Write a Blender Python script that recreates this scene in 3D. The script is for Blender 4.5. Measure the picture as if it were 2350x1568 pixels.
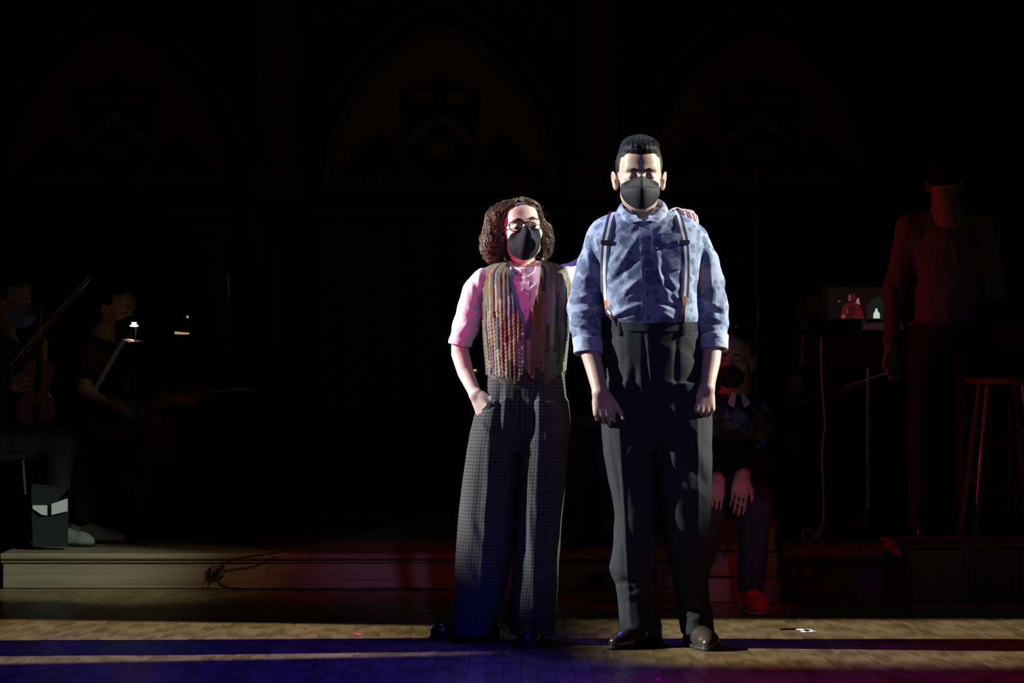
import bpy, math, random
import numpy as np
from mathutils import Vector, Matrix

for o in list(bpy.data.objects): bpy.data.objects.remove(o, do_unlink=True)
SC = bpy.context.scene
COL = SC.collection
rng = np.random.default_rng(7)
random.seed(7)
PI = math.pi

# ------------------------------------------------------------------ camera
FPX, HZ, CH = 6470.0, 852.0, 0.97          # focal length in pixels (2350 wide), horizon row, camera height
cam_d = bpy.data.cameras.new('camera'); cam = bpy.data.objects.new('camera', cam_d); COL.objects.link(cam)
cam.location = (0, 0, CH); cam.rotation_euler = (PI/2, 0, 0)
cam_d.sensor_width = 36.0; cam_d.lens = 36.0*FPX/2350.0
cam_d.shift_y = (HZ-784.0)/2350.0
cam_d.clip_end = 80
SC.camera = cam
def X(px, D): return (px-1175.0)*D/FPX
def Z(py, D): return CH+(HZ-py)*D/FPX
def P(px, py, D): return np.array([X(px, D), D, Z(py, D)])

# ------------------------------------------------------------------ world, exposure
w = bpy.data.worlds.new('dark_hall'); SC.world = w; w.use_nodes = True
w.node_tree.nodes['Background'].inputs[0].default_value = (0.010, 0.0075, 0.006, 1)
w.node_tree.nodes['Background'].inputs[1].default_value = 0.10
vs = SC.view_settings
vs.view_transform = 'Standard'; vs.look = 'None'; vs.exposure = 0.0; vs.gamma = 1.0; vs.use_curve_mapping = False

# ------------------------------------------------------------------ stage lamps, and a few added fill lamps
def spot(name, loc, aim, watts, color, size, blend=0.3, radius=0.03, lane=None, xcut=None):
    """A stage spotlight. lane=(near edge, far edge, softness of each, slope of each): shutters of a profile spot, cutting its beam to a strip of floor."""
    d = bpy.data.lights.new(name, 'SPOT'); d.energy = watts; d.color = color
    d.spot_size = math.radians(size); d.spot_blend = blend; d.shadow_soft_size = radius
    o = bpy.data.objects.new(name, d); COL.objects.link(o); o.location = loc
    o.rotation_euler = (Vector(aim)-Vector(loc)).to_track_quat('-Z', 'Y').to_euler()
    if lane:
        d.use_nodes = True; nt = d.node_tree; N = nt.nodes; L = nt.links
        em = N['Emission']
        g = N.new('ShaderNodeNewGeometry'); sp = N.new('ShaderNodeSeparateXYZ'); L.new(g.outputs['Incoming'], sp.inputs[0])
        dv = N.new('ShaderNodeMath'); dv.operation = 'DIVIDE'; L.new(sp.outputs[1], dv.inputs[0]); L.new(sp.outputs[2], dv.inputs[1])
        # dy/dz along the beam; on the floor y = Ly - Lz*(dy/dz)
        ng = N.new('ShaderNodeMath'); ng.operation = 'MULTIPLY_ADD'; L.new(dv.outputs[0], ng.inputs[0]); ng.inputs[1].default_value = -loc[2]; ng.inputs[2].default_value = loc[1]
        m = None
        dx = N.new('ShaderNodeMath'); dx.operation = 'DIVIDE'; L.new(sp.outputs[0], dx.inputs[0]); L.new(sp.outputs[2], dx.inputs[1])
        fx = N.new('ShaderNodeMath'); fx.operation = 'MULTIPLY_ADD'; L.new(dx.outputs[0], fx.inputs[0]); fx.inputs[1].default_value = -loc[2]; fx.inputs[2].default_value = loc[0]
        for lo, hi, sl in ((lane[0]-lane[2], lane[0]+lane[2], lane[4]), (lane[1]+lane[3], lane[1]-lane[3], lane[5])):
            ys = N.new('ShaderNodeMath'); ys.operation = 'MULTIPLY_ADD'; L.new(fx.outputs[0], ys.inputs[0]); ys.inputs[1].default_value = -sl; L.new(ng.outputs[0], ys.inputs[2])
            mr = N.new('ShaderNodeMapRange'); mr.interpolation_type = 'SMOOTHSTEP'; L.new(ys.outputs[0], mr.inputs[0])
            mr.inputs[1].default_value = lo; mr.inputs[2].default_value = hi
            if lo > hi:
                mr.inputs[1].default_value = hi; mr.inputs[2].default_value = lo; mr.inputs[3].default_value = 1; mr.inputs[4].default_value = 0
            if m is None: m = mr
            else:
                mu = N.new('ShaderNodeMath'); mu.operation = 'MULTIPLY'; L.new(m.outputs[0], mu.inputs[0]); L.new(mr.outputs[0], mu.inputs[1]); m = mu
        if xcut:   # bottom shutter: the beam meets the floor only beyond xcut
            mr = N.new('ShaderNodeMapRange'); mr.interpolation_type = 'SMOOTHSTEP'; L.new(fx.outputs[0], mr.inputs[0])
            a, b = xcut; mr.inputs[1].default_value = min(a, b); mr.inputs[2].default_value = max(a, b); mr.inputs[3].default_value = 0 if a < b else 1; mr.inputs[4].default_value = 1 if a < b else 0
            mu = N.new('ShaderNodeMath'); mu.operation = 'MULTIPLY'; L.new(m.outputs[0], mu.inputs[0]); L.new(mr.outputs[0], mu.inputs[1]); m = mu
        L.new(m.outputs[0], em.inputs['Strength'])
    return o
spot('profile_spot_left', (-7.0, 10.52, 4.1), (0.2, 10.1, 0.9), 6600, (0.93, 0.98, 1.0), 50, 0.35, 0.03, (9.38, 10.98, 0.22, 0.10, -0.05, 0.0), (0.16, 0.72))
spot('profile_spot_right', (7.2, 10.72, 4.2), (0.2, 10.1, 0.9), 6600, (0.98, 1.0, 0.90), 50, 0.35, 0.03, (9.66, 10.68, 0.05, 0.06, 0.19, -0.16), (0.05, -0.75))
spot('blue_wash', (2.4, 5.4, 5.2), (-0.75, 8.95, 0.0), 2500, (0.022, 0.012, 1.0), 23, 0.9, 0.10)
spot('blue_top', (-0.6, 11.9, 6.2), (0.3, 10.0, 1.4), 420, (0.06, 0.06, 1.0), 22, 0.8, 0.10)
spot('magenta_wash', (-2.6, 5.0, 4.2), (1.35, 8.75, 0.0), 420, (1.0, 0.012, 0.20), 21, 0.9, 0.10)
spot('red_boom', (-4.2, 7.7, 0.95), (-0.32, 10.15, 1.28), 520, (1.0, 0.035, 0.26), 11.5, 0.7, 0.05)
spot('violet_front_fill', (0.9, 1.5, 4.4), (0.27, 10.0, 0.95), 400, (0.40, 0.33, 1.0), 11, 0.6, 0.10)  # fill lamp added to lift the shaded shirt fronts and trousers
spot('red_side', (-5.0, 12.15, 1.9), (2.1, 12.5, 0.85), 210, (1.0, 0.02, 0.03), 24, 0.7, 0.06)
spot('blue_side', (-1.2, 8.0, 5.0), (2.2, 12.2, 0.6), 60, (0.08, 0.05, 1.0), 22, 0.9, 0.06)
spot('magenta_low', (2.7, 8.8, 2.4), (0.92, 11.35, 0.34), 60, (1.0, 0.03, 0.20), 14, 0.9, 0.05)
spot('desk_light', (1.75, 12.9, 2.7), (1.72, 13.28, 1.17), 1.3, (0.75, 0.7, 1.0), 14, 0.8, 0.03)
spot('red_riser', (-2.6, 8.0, 3.6), (-0.62, 12.6, 0.1), 70, (1.0, 0.02, 0.02), 14, 0.9, 0.06)
spot('amber_riser', (1.6, 8.2, 3.4), (-1.45, 12.6, 0.1), 130, (1.0, 0.66, 0.40), 9, 0.9, 0.06)
spot('spill_left', (2.8, 8.4, 3.4), (-2.35, 12.6, 0.06), 1050, (0.82, 1.0, 0.88), 13, 0.9, 0.06)  # added lamp imitating spill of the right profile spot on the riser
spot('warm_wall_fill', (0.0, 13.6, 5.6), (-0.35, 16.6, 2.2), 3.0, (1.0, 0.72, 0.45), 60, 0.9, 0.2)  # unseen lamp added so the middle of the dark wall shows

# ------------------------------------------------------------------ materials
MAT = {}
def pmat(name, base, rough=0.6, metal=0.0, var=None, bump=None, spec=0.5, emit=None, alpha=None, sub=0, trans=0, coat=0, rand=0):
    m = bpy.data.materials.new(name); m.use_nodes = True; MAT[name] = m
    nt = m.node_tree; N = nt.nodes; L = nt.links; b = N['Principled BSDF']
    b.inputs['Base Color'].default_value = (*base, 1); b.inputs['Roughness'].default_value = rough
    b.inputs['Metallic'].default_value = metal; b.inputs['Specular IOR Level'].default_value = spec
    if sub:
        b.inputs['Subsurface Weight'].default_value = sub; b.inputs['Subsurface Radius'].default_value = (0.010, 0.004, 0.002); b.inputs['Subsurface Scale'].default_value = 0.6
    if trans: b.inputs['Transmission Weight'].default_value = trans
    if coat: b.inputs['Coat Weight'].default_value = coat; b.inputs['Coat Roughness'].default_value = 0.15
    if emit: b.inputs['Emission Color'].default_value = (*emit[0], 1); b.inputs['Emission Strength'].default_value = emit[1]
    tc = N.new('ShaderNodeTexCoord')
    if var:   # (scale, amount)
        n = N.new('ShaderNodeTexNoise'); n.inputs['Scale'].default_value = var[0]; n.inputs['Detail'].default_value = 5
        L.new(tc.outputs['Object'], n.inputs['Vector'])
        mx = N.new('ShaderNodeMixRGB'); mx.inputs[1].default_value = (*[c*(1-var[1]) for c in base], 1); mx.inputs[2].default_value = (*[min(1, c*(1+var[1])) for c in base], 1)
        L.new(n.outputs[0], mx.inputs[0]); L.new(mx.outputs[0], b.inputs['Base Color'])
    if bump:  # (scale, distance)
        n = N.new('ShaderNodeTexNoise'); n.inputs['Scale'].default_value = bump[0]; n.inputs['Detail'].default_value = 4
        L.new(tc.outputs['Object'], n.inputs['Vector'])
        bp = N.new('ShaderNodeBump'); bp.inputs['Distance'].default_value = bump[1]; bp.inputs['Strength'].default_value = 1
        L.new(n.outputs[0], bp.inputs['Height']); L.new(bp.outputs[0], b.inputs['Normal'])
    return m

def nmath(N, L, op, a, b=None, c=None):
    n = N.new('ShaderNodeMath'); n.operation = op
    for i, v in enumerate((a, b, c)):
        if v is None: continue
        if isinstance(v, (int, float)): n.inputs[i].default_value = v
        else: L.new(v, n.inputs[i])
    return n.outputs[0]

def wood(name, c1, c2, rough, axis='y', scale=1.0, randomise=False, coat=0.0):
    m = bpy.data.materials.new(name); m.use_nodes = True; MAT[name] = m
    nt = m.node_tree; N = nt.nodes; L = nt.links; b = N['Principled BSDF']
    g = N.new('ShaderNodeNewGeometry'); mp = N.new('ShaderNodeMapping'); L.new(g.outputs['Position'], mp.inputs[0])
    s = {'x': (1.5, 22, 40), 'y': (22, 1.5, 22), 'z': (22, 22, 1.5)}[axis]
    mp.inputs['Scale'].default_value = tuple(v*scale for v in s)
    oi = N.new('ShaderNodeObjectInfo')
    if randomise:
        cx = N.new('ShaderNodeCombineXYZ'); L.new(nmath(N, L, 'MULTIPLY', oi.outputs['Random'], 60.0), cx.inputs[0]); L.new(nmath(N, L, 'MULTIPLY', oi.outputs['Random'], 31.0), cx.inputs[1])
        L.new(cx.outputs[0], mp.inputs['Location'])
    n = N.new('ShaderNodeTexNoise'); n.inputs['Scale'].default_value = 1.0; n.inputs['Detail'].default_value = 6; n.inputs['Distortion'].default_value = 1.2
    L.new(mp.outputs[0], n.inputs['Vector'])
    w_ = N.new('ShaderNodeTexWave'); w_.wave_type = 'RINGS'; w_.inputs['Scale'].default_value = 0.55; w_.inputs['Distortion'].default_value = 6; w_.inputs['Detail'].default_value = 3
    L.new(mp.outputs[0], w_.inputs['Vector'])
    f = nmath(N, L, 'MULTIPLY_ADD', w_.outputs['Fac'], 0.35, nmath(N, L, 'MULTIPLY', n.outputs[0], 0.8))
    if randomise: f = nmath(N, L, 'ADD', f, nmath(N, L, 'MULTIPLY_ADD', oi.outputs['Random'], 0.30, -0.15))
    r = N.new('ShaderNodeValToRGB'); r.color_ramp.elements[0].position = 0.2; r.color_ramp.elements[1].position = 0.85
    r.color_ramp.elements[0].color = (*c1, 1); r.color_ramp.elements[1].color = (*c2, 1)
    L.new(f, r.inputs[0]); L.new(r.outputs[0], b.inputs['Base Color'])
    # scuffs change the gloss a little
    sc = N.new('ShaderNodeTexNoise'); sc.inputs['Scale'].default_value = 7; sc.inputs['Detail'].default_value = 6; L.new(g.outputs['Position'], sc.inputs['Vector'])
    L.new(nmath(N, L, 'MULTIPLY_ADD', sc.outputs[0], 0.22, rough-0.11), b.inputs['Roughness'])
    bp = N.new('ShaderNodeBump'); bp.inputs['Distance'].default_value = 0.0006; bp.inputs['Strength'].default_value = 0.6
    L.new(f, bp.inputs['Height']); L.new(bp.outputs[0], b.inputs['Normal'])
    return m

# ------------------------------------------------------------------ objects
def link(name, me, mat, parent=None, smooth=True):
    o = bpy.data.objects.new(name, me); COL.objects.link(o)
    if mat is not None and not me.materials: me.materials.append(MAT[mat] if isinstance(mat, str) else mat)
    if parent is not None:
        o.parent = parent
    return o
def tag(o, label, cat, group=None):
    o['label'] = label; o['category'] = cat
    if group: o['group'] = group
    return o
def thing(name, label, cat, loc=(0, 0, 0), group=None):
    o = bpy.data.objects.new(name, None); COL.objects.link(o); o.location = tuple(float(v) for v in loc); o.empty_display_size = 0.1
    return tag(o, label, cat, group)
def mesh_np(name, V, Fc, smooth=True, attr=None):
    V = np.asarray(V, dtype=np.float32); me = bpy.data.meshes.new(name)
    if isinstance(Fc, np.ndarray):
        n, k = Fc.shape
        me.vertices.add(len(V)); me.vertices.foreach_set('co', V.ravel())
        me.loops.add(n*k); me.loops.foreach_set('vertex_index', Fc.astype(np.int32).ravel())
        me.polygons.add(n); me.polygons.foreach_set('loop_start', np.arange(0, n*k, k, dtype=np.int32)); me.polygons.foreach_set('loop_total', np.full(n, k, dtype=np.int32))
        me.update(calc_edges=True)
    else:
        me.from_pydata(V.tolist(), [], [list(map(int, f)) for f in Fc]); me.update()
    if smooth: me.polygons.foreach_set('use_smooth', np.ones(len(me.polygons), dtype=bool))
    if attr is not None:
        a = me.attributes.new('guv', 'FLOAT_VECTOR', 'POINT'); A = np.zeros((len(V), 3), dtype=np.float32); A[:, :attr.shape[1]] = attr; a.data.foreach_set('vector', A.ravel())
    me.validate()
    return me
class MB:
    """collects simple shapes, in world coordinates"""
    def __init__(s): s.V = []; s.F = []
    def add(s, V, Fc):
        b = len(s.V); s.V += [tuple(map(float, v)) for v in V]; s.F += [tuple(i+b for i in f) for f in Fc]; return s
    def box(s, lo, hi, R=None, c=None):
        x0, y0, z0 = lo; x1, y1, z1 = hi
        V = np.array([(x, y, z) for z in (z0, z1) for y in (y0, y1) for x in (x0, x1)], dtype=float)
        if R is not None: V = V@np.asarray(R).T
        if c is not None: V = V+np.asarray(c)
        return s.add(V, [(0, 2, 3, 1), (4, 5, 7, 6), (0, 1, 5, 4), (2, 6, 7, 3), (0, 4, 6, 2), (1, 3, 7, 5)])
    def tube(s, pts, r, n=10, cap=True):
        pts = np.asarray(pts, dtype=float); rr = np.broadcast_to(np.asarray(r, dtype=float), (len(pts),))
        V, Fc = tube_np(pts, rr, n)
        Fc = [tuple(f) for f in Fc]
        if cap: Fc += [tuple(range(n))[::-1], tuple(range((len(pts)-1)*n, len(pts)*n))]
        return s.add(V, Fc)
    def lathe(s, c, prof, n=24):
        c = np.asarray(c, dtype=float); V = []; Fc = []
        for r, z in prof:
            for k in range(n): V.append(c+np.array([r*math.cos(2*PI*k/n), r*math.sin(2*PI*k/n), z]))
        for i in range(len(prof)-1):
            for k in range(n): Fc.append((i*n+k, i*n+(k+1) % n, (i+1)*n+(k+1) % n, (i+1)*n+k))
        Fc += [tuple(range(n))[::-1], tuple(range((len(prof)-1)*n, len(prof)*n))]
        return s.add(V, Fc)
    def prism(s, poly, org, ex, ey, ez, t):
        """polygon (u,v) in plane ex,ey at org, extruded t along ez"""
        org, ex, ey, ez = (np.asarray(v, dtype=float) for v in (org, ex, ey, ez)); n = len(poly)
        V = [org+u*ex+v*ey for u, v in poly]+[org+u*ex+v*ey+t*ez for u, v in poly]
        return s.add(V, [tuple(range(n))[::-1], tuple(range(n, 2*n))]+[(k, (k+1) % n, n+(k+1) % n, n+k) for k in range(n)])
    def obj(s, name, mat, parent=None, smooth=False, bevel=0):
        me = bpy.data.meshes.new(name); me.from_pydata(s.V, [], s.F); me.update()
        import bmesh
        bm = bmesh.new(); bm.from_mesh(me); bmesh.ops.recalc_face_normals(bm, faces=bm.faces)
        if bevel: bmesh.ops.bevel(bm, geom=list(bm.edges), offset=bevel, segments=1, affect='EDGES', profile=0.5)
        bm.to_mesh(me); bm.free()
        if smooth: me.polygons.foreach_set('use_smooth', np.ones(len(me.polygons), dtype=bool)); me.set_sharp_from_angle(angle=math.radians(40))
        o = link(name, me, mat)
        if parent is not None: attach(o, parent)
        return o
def attach(o, parent):
    """meshes are made in world coordinates; keep them in place under their thing"""
    o.parent = parent
    M = Matrix.Identity(4); q = parent
    while q is not None: M = Matrix.Translation(q.location) @ M if q.rotation_euler.x == q.rotation_euler.y == q.rotation_euler.z == 0 else q.matrix_basis @ M; q = q.parent
    if hasattr(o.data, 'transform') and not o.get('shared'): o.data.transform(M.inverted())
    return o
def tube_np(pts, rr, n, up=None):
    pts = np.asarray(pts, dtype=float); T = np.gradient(pts, axis=0); T /= np.linalg.norm(T, axis=1)[:, None]+1e-12
    a = np.array([0, 0, 1.0]) if abs(T[0][2]) < 0.9 else np.array([1.0, 0, 0])
    n0 = np.cross(T[0], a); n0 /= np.linalg.norm(n0); Ns = [n0]
    for i in range(1, len(pts)):
        v = Ns[-1]-T[i]*np.dot(Ns[-1], T[i]); Ns.append(v/(np.linalg.norm(v)+1e-12))
    Ns = np.array(Ns); Bs = np.cross(T, Ns); th = np.arange(n)*2*PI/n
    V = pts[:, None, :]+rr[:, None, None]*(np.cos(th)[None, :, None]*Ns[:, None, :]+np.sin(th)[None, :, None]*Bs[:, None, :])
    i = np.arange(len(pts)-1)[:, None]*n; k = np.arange(n)[None, :]; k2 = (k+1) % n
    Fc = np.stack([i+k, i+k2, i+n+k2, i+n+k], -1).reshape(-1, 4)
    return V.reshape(-1, 3), Fc
def spline(pts, n=24):
    """Catmull-Rom through points"""
    p = np.asarray(pts, dtype=float); q = np.vstack([2*p[0]-p[1], p, 2*p[-1]-p[-2]]); out = []
    for i in range(1, len(q)-2):
        for t in np.linspace(0, 1, n, endpoint=(i == len(q)-3)):
            a, b, c, d = q[i-1], q[i], q[i+1], q[i+2]
            out.append(0.5*((2*b)+(c-a)*t+(2*a-5*b+4*c-d)*t*t+(3*b-a-3*c+d)*t**3))
    return np.array(out)

# ------------------------------------------------------------------ signed-distance modelling of bodies and cloth
def A_(v): return np.asarray(v, dtype=float)
def cone(a, b, ra, rb):
    a, b = A_(a), A_(b); ba = b-a; l2 = ba@ba+1e-12
    lo = np.minimum(a-ra, b-rb); hi = np.maximum(a+ra, b+rb)
    def f(p):
        q = p-a; t = np.clip(q@ba/l2, 0, 1); return np.linalg.norm(q-t[:, None]*ba, axis=1)-(ra+(rb-ra)*t)
    f.box = (lo, hi); return f
def ell(c, r, R=None):
    c, r = A_(c), A_(r); m = r.max()
    def f(p):
        q = p-c
        if R is not None: q = q@R
        k0 = np.linalg.norm(q/r, axis=1); k1 = np.linalg.norm(q/(r*r), axis=1)+1e-9
        return k0*(k0-1)/k1
    f.box = (c-m, c+m); return f
def smin(a, b, k):
    h = np.clip(0.5+0.5*(b-a)/k, 0, 1); return b*(1-h)+a*h-k*h*(1-h)
def smax(a, b, k): return -smin(-a, -b, k)
def union(fs, k):
    los = np.min([f.box[0] for f in fs], axis=0); his = np.max([f.box[1] for f in fs], axis=0)
    def f(p):
        d = np.full(len(p), 9.0)
        for g in fs:
            lo, hi = g.box; e = np.maximum(np.maximum(lo-p, p-hi), 0); db = np.sqrt((e*e).sum(1))
            m = db < 0.05+k
            db = db+0.05
            if m.any(): db[m] = g(p[m])
            d = smin(d, db, k) if k > 0 else np.minimum(d, db)
        return d
    f.box = (los-k, his+k); return f
def local(f, c, R, s=1.0):
    """f written in local coordinates, placed at c with axes R"""
    c = A_(c); lo, hi = f.box; cs = np.array([(x, y, z) for x in (lo[0], hi[0]) for y in (lo[1], hi[1]) for z in (lo[2], hi[2])])*s@R.T+c
    def g(p): return f((p-c)@R/s)*s
    g.box = (cs.min(0), cs.max(0)); return g
def loft(keys, n=2.2, yaw=0.0, sm=0.02, zcap=True):
    """stack of super-ellipses: keys (z, cx, cy, a, b)"""
    K = np.array(sorted(keys), dtype=float); zz = np.linspace(K[0, 0], K[-1, 0], 500); dz = zz[1]-zz[0]
    T = np.stack([np.interp(zz, K[:, 0], K[:, i]) for i in range(1, 5)], 1)
    wn = max(1, int(sm/dz)); ker = np.hanning(2*wn+3)[1:-1]; ker /= ker.sum()
    T = np.stack([np.convolve(np.pad(T[:, i], len(ker)//2, mode='edge'), ker, 'valid') for i in range(4)], 1)
    cy_, sy_ = math.cos(yaw), math.sin(yaw)
    def par(z): z = np.clip(z, zz[0], zz[-1]); return [np.interp(z, zz, T[:, i]) for i in range(4)]
    def f(p):
        cx, cy, a, b = par(p[:, 2]); x = p[:, 0]-cx; y = p[:, 1]-cy
        x, y = cy_*x+sy_*y, -sy_*x+cy_*y
        u = np.abs(x)/a+1e-6; v = np.abs(y)/b+1e-6
        r = (u**n+v**n)**(1/n); gr = np.sqrt((u**(n-1)/a)**2+(v**(n-1)/b)**2)*r**(1-n)
        d = np.maximum((r-1)/gr, -np.minimum(a, b))
        if zcap: d = np.maximum(d, np.maximum(p[:, 2]-zz[-1], zz[0]-p[:, 2]))
        return d
    m = K[:, 3:5].max()*1.1
    f.box = (np.array([K[:, 1].min()-m, K[:, 2].min()-m, zz[0]]), np.array([K[:, 1].max()+m, K[:, 2].max()+m, zz[-1]])); f.par = par
    return f
OFF8 = np.array([(i, j, k) for i in (0, 1) for j in (0, 1) for k in (0, 1)])
def sdf_mesh(f, h, lv=4, lo=None, hi=None, pad=0.03, kf=1.45):
    lo = f.box[0]-pad if lo is None else A_(lo); hi = f.box[1]+pad if hi is None else A_(hi)
    n = np.ceil((hi-lo)/(h*2**lv)).astype(int); cells = np.stack(np.meshgrid(*[np.arange(v) for v in n], indexing='ij'), -1).reshape(-1, 3)
    for l in range(lv, -1, -1):
        s = h*2**l; d = np.abs(f(lo+(cells+0.5)*s)); keep = d < (s*kf+(0.012 if l > 1 else 0.004 if l == 1 else 0)); cells = cells[keep]
        if l > 0: cells = (cells[:, None, :]*2+OFF8[None]).reshape(-1, 3)
    NX = (n*2**lv+2).astype(np.int64)
    def key(c): return (c[..., 0].astype(np.int64)*NX[1]+c[..., 1])*NX[2]+c[..., 2]
    kc = key(cells[:, None, :]+OFF8[None]); uk, inv = np.unique(kc.ravel(), return_inverse=True)
    pz = uk % NX[2]; py = (uk//NX[2]) % NX[1]; pxx = uk//(NX[2]*NX[1]); cp = lo+np.stack([pxx, py, pz], 1)*h
    dv = f(cp); D8 = dv[inv].reshape(-1, 8)
    act = (D8.min(1) < 0) & (D8.max(1) >= 0); cells = cells[act]; D8 = D8[act]
    acc = np.zeros((len(cells), 3)); cnt = np.zeros(len(cells))
    for i in range(8):
        for b in (1, 2, 4):
            j = i | b
            if j == i: continue
            m = (D8[:, i] < 0) != (D8[:, j] < 0); t = np.where(m, D8[:, i]/(D8[:, i]-D8[:, j]+1e-15), 0)
            acc += np.where(m[:, None], OFF8[i]+(OFF8[j]-OFF8[i])*t[:, None], 0); cnt += m
    V = lo+(cells+acc/cnt[:, None])*h
    ck = key(cells); order = np.argsort(ck); sk = ck[order]
    def find(c):
        k = key(c); i = np.searchsorted(sk, k); i = np.minimum(i, len(sk)-1); return np.where(sk[i] == k, order[i], -1)
    Fs = []
    E = np.eye(3, dtype=int)
    for ax, bit in ((0, 4), (1, 2), (2, 1)):
        m = (D8[:, 0] < 0) != (D8[:, bit] < 0); c = cells[m]; ins = D8[m, 0] < 0
        b, cc = E[(ax+1) % 3], E[(ax+2) % 3]
        q = np.stack([find(c), find(c-b), find(c-b-cc), find(c-cc)], 1); ok = (q >= 0).all(1); q = q[ok]; ins = ins[ok]
        q[~ins] = q[~ins][:, ::-1]; Fs.append(q)
    return V, np.vstack(Fs)
def sdf_obj(name, f, h, mat, parent=None, uv=None, post=None, lv=4, kf=1.45):
    V, Fc = sdf_mesh(f, h, lv, kf=kf)
    at = uv(V) if uv is not None else None
    if post is not None: V = post(V)
    o = link(name, mesh_np(name, V, Fc, True, at), mat)
    if parent is not None: attach(o, parent)
    return o
def front_y(f, xs, zs, y0, span=0.6, n=160):
    """first surface met going away from the viewer's side"""
    xs, zs = np.atleast_1d(A_(xs)), np.atleast_1d(A_(zs)); ys = np.linspace(y0-span/2, y0+span/2, n)
    Pn = np.stack([np.repeat(xs, n), np.tile(ys, len(xs)), np.repeat(zs, n)], 1); d = f(Pn).reshape(len(xs), n)
    i = np.argmax(d < 0, axis=1); i = np.where(d.min(1) < 0, i, np.argmin(d, 1)); i = np.maximum(i, 1); r = np.arange(len(xs)); d0, d1 = d[r, i-1], d[r, i]
    t = np.clip(d0/(d0-d1+1e-12), 0, 1); return ys[i-1]+(ys[i]-ys[i-1])*t
def ribbon(name, f, pts, width, mat, parent, y0, off=0.003, thick=0.002, n=40, cols=7, smooth=True, ys=None):
    """a flat band lying on the front of surface f along points (x, z); width in metres"""
    c = spline([(p[0], 0, p[1]) for p in pts], n); T = np.gradient(c, axis=0); T /= np.linalg.norm(T, axis=1)[:, None]; S = np.stack([T[:, 2], 0*T[:, 0], -T[:, 0]], 1)
    wd = np.interp(np.linspace(0, 1, len(c)), np.linspace(0, 1, len(np.atleast_1d(width))), np.atleast_1d(width)) if np.ndim(width) else np.full(len(c), width)
    u = np.linspace(-0.5, 0.5, cols); G = c[:, None, :]+S[:, None, :]*(u[None, :]*wd[:, None])[:, :, None]
    g = G.reshape(-1, 3); y = front_y(f, g[:, 0], g[:, 2], y0).reshape(len(c), cols)
    ker = np.hanning(9); ker /= ker.sum()
    y = np.stack([np.convolve(np.pad(y[:, i], 4, mode='edge'), ker, 'valid') for i in range(cols)], 1)
    y = 0.5*y+0.5*y.mean(1)[:, None] if cols > 2 else y
    G[:, :, 1] = y-off
    V = np.concatenate([G.reshape(-1, 3), (G+np.array([0, thick+off*0.9, 0])).reshape(-1, 3)]); M = len(c)*cols
    i = np.arange(len(c)-1)[:, None]*cols; k = np.arange(cols-1)[None]; q = np.stack([i+k, i+k+1, i+cols+k+1, i+cols+k], -1).reshape(-1, 4)
    Fc = [q, q[:, ::-1]+M]
    for a in (0, cols-1):
        j = np.arange(len(c)-1)*cols+a; e = np.stack([j, j+cols, j+cols+M, j+M], 1); Fc.append(e if a else e[:, ::-1])
    for a in (0, len(c)-1):
        j = a*cols+np.arange(cols-1); e = np.stack([j, j+1, j+1+M, j+M], 1); Fc.append(e[:, ::-1] if a else e)
    U = np.tile(np.stack([np.tile(u+0.5, len(c)), np.repeat(np.linspace(0, 1, len(c)), cols)], 1), (2, 1))
    o = link(name, mesh_np(name, V, np.vstack(Fc), False, U), mat); me = o.data; me.polygons.foreach_set('use_smooth', np.ones(len(me.polygons), dtype=bool)); me.set_sharp_from_angle(angle=math.radians(50))
    attach(o, parent); return o
def strokes(D, rows, yfront, k=0.05):
    """cloth folds drawn on the front: rows (x1,y1,x2,y2,width px,amplitude mm) in picture pixels at depth D"""
    R = [(X(a, D), Z(b, D), X(c, D), Z(d, D), w_*D/FPX, m*0.001) for a, b, c, d, w_, m in rows]
    def g(p):
        s = np.zeros(len(p)); m = p[:, 1] < yfront+0.03
        if not m.any(): return s
        q = p[m]; x, z = q[:, 0], q[:, 2]; t0 = np.zeros(len(q)); wt = np.clip((yfront+0.03-q[:, 1])/k, 0, 1)
        for x1, z1, x2, z2, wd, am in R:
            dx, dz = x2-x1, z2-z1; l = dx*dx+dz*dz; t = np.clip(((x-x1)*dx+(z-z1)*dz)/l, 0, 1)
            e = ((x-x1-t*dx)**2+(z-z1-t*dz)**2)/(wd*wd); mm = e < 6
            t0[mm] += am*np.exp(-e[mm])*(0.35+0.65*np.sin(PI*np.clip(t[mm], 0.02, 0.98)))
        s[m] = t0*wt; return s
    return g
def crumple(p, sc, seed, aniso=(1, 1, 1)):
    r = np.random.default_rng(seed); q = p*A_(aniso)/sc; s = np.zeros(len(p))
    wv = np.stack([np.sin(q@r.normal(0, 1.4, 3)+r.uniform(0, 6)) for _ in range(3)], 1)*0.9
    for i in range(4):
        k = r.normal(0, 1, 3); k /= np.linalg.norm(k); s += (1-np.abs(np.sin((q+wv)@k*(1.2+0.5*i)+r.uniform(0, 6)))*2)*(0.75**i)
    return s/2.6
def rot(yaw=0, pitch=0, roll=0):
    y, p_, r = (math.radians(v) for v in (yaw, pitch, roll))
    Rz = np.array([[math.cos(y), -math.sin(y), 0], [math.sin(y), math.cos(y), 0], [0, 0, 1]])
    Rx = np.array([[1, 0, 0], [0, math.cos(p_), -math.sin(p_)], [0, math.sin(p_), math.cos(p_)]])
    Ry = np.array([[math.cos(r), 0, math.sin(r)], [0, 1, 0], [-math.sin(r), 0, math.cos(r)]])
    return Rz@Ry@Rx
def unit(v): v = A_(v); return v/np.linalg.norm(v)
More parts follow.
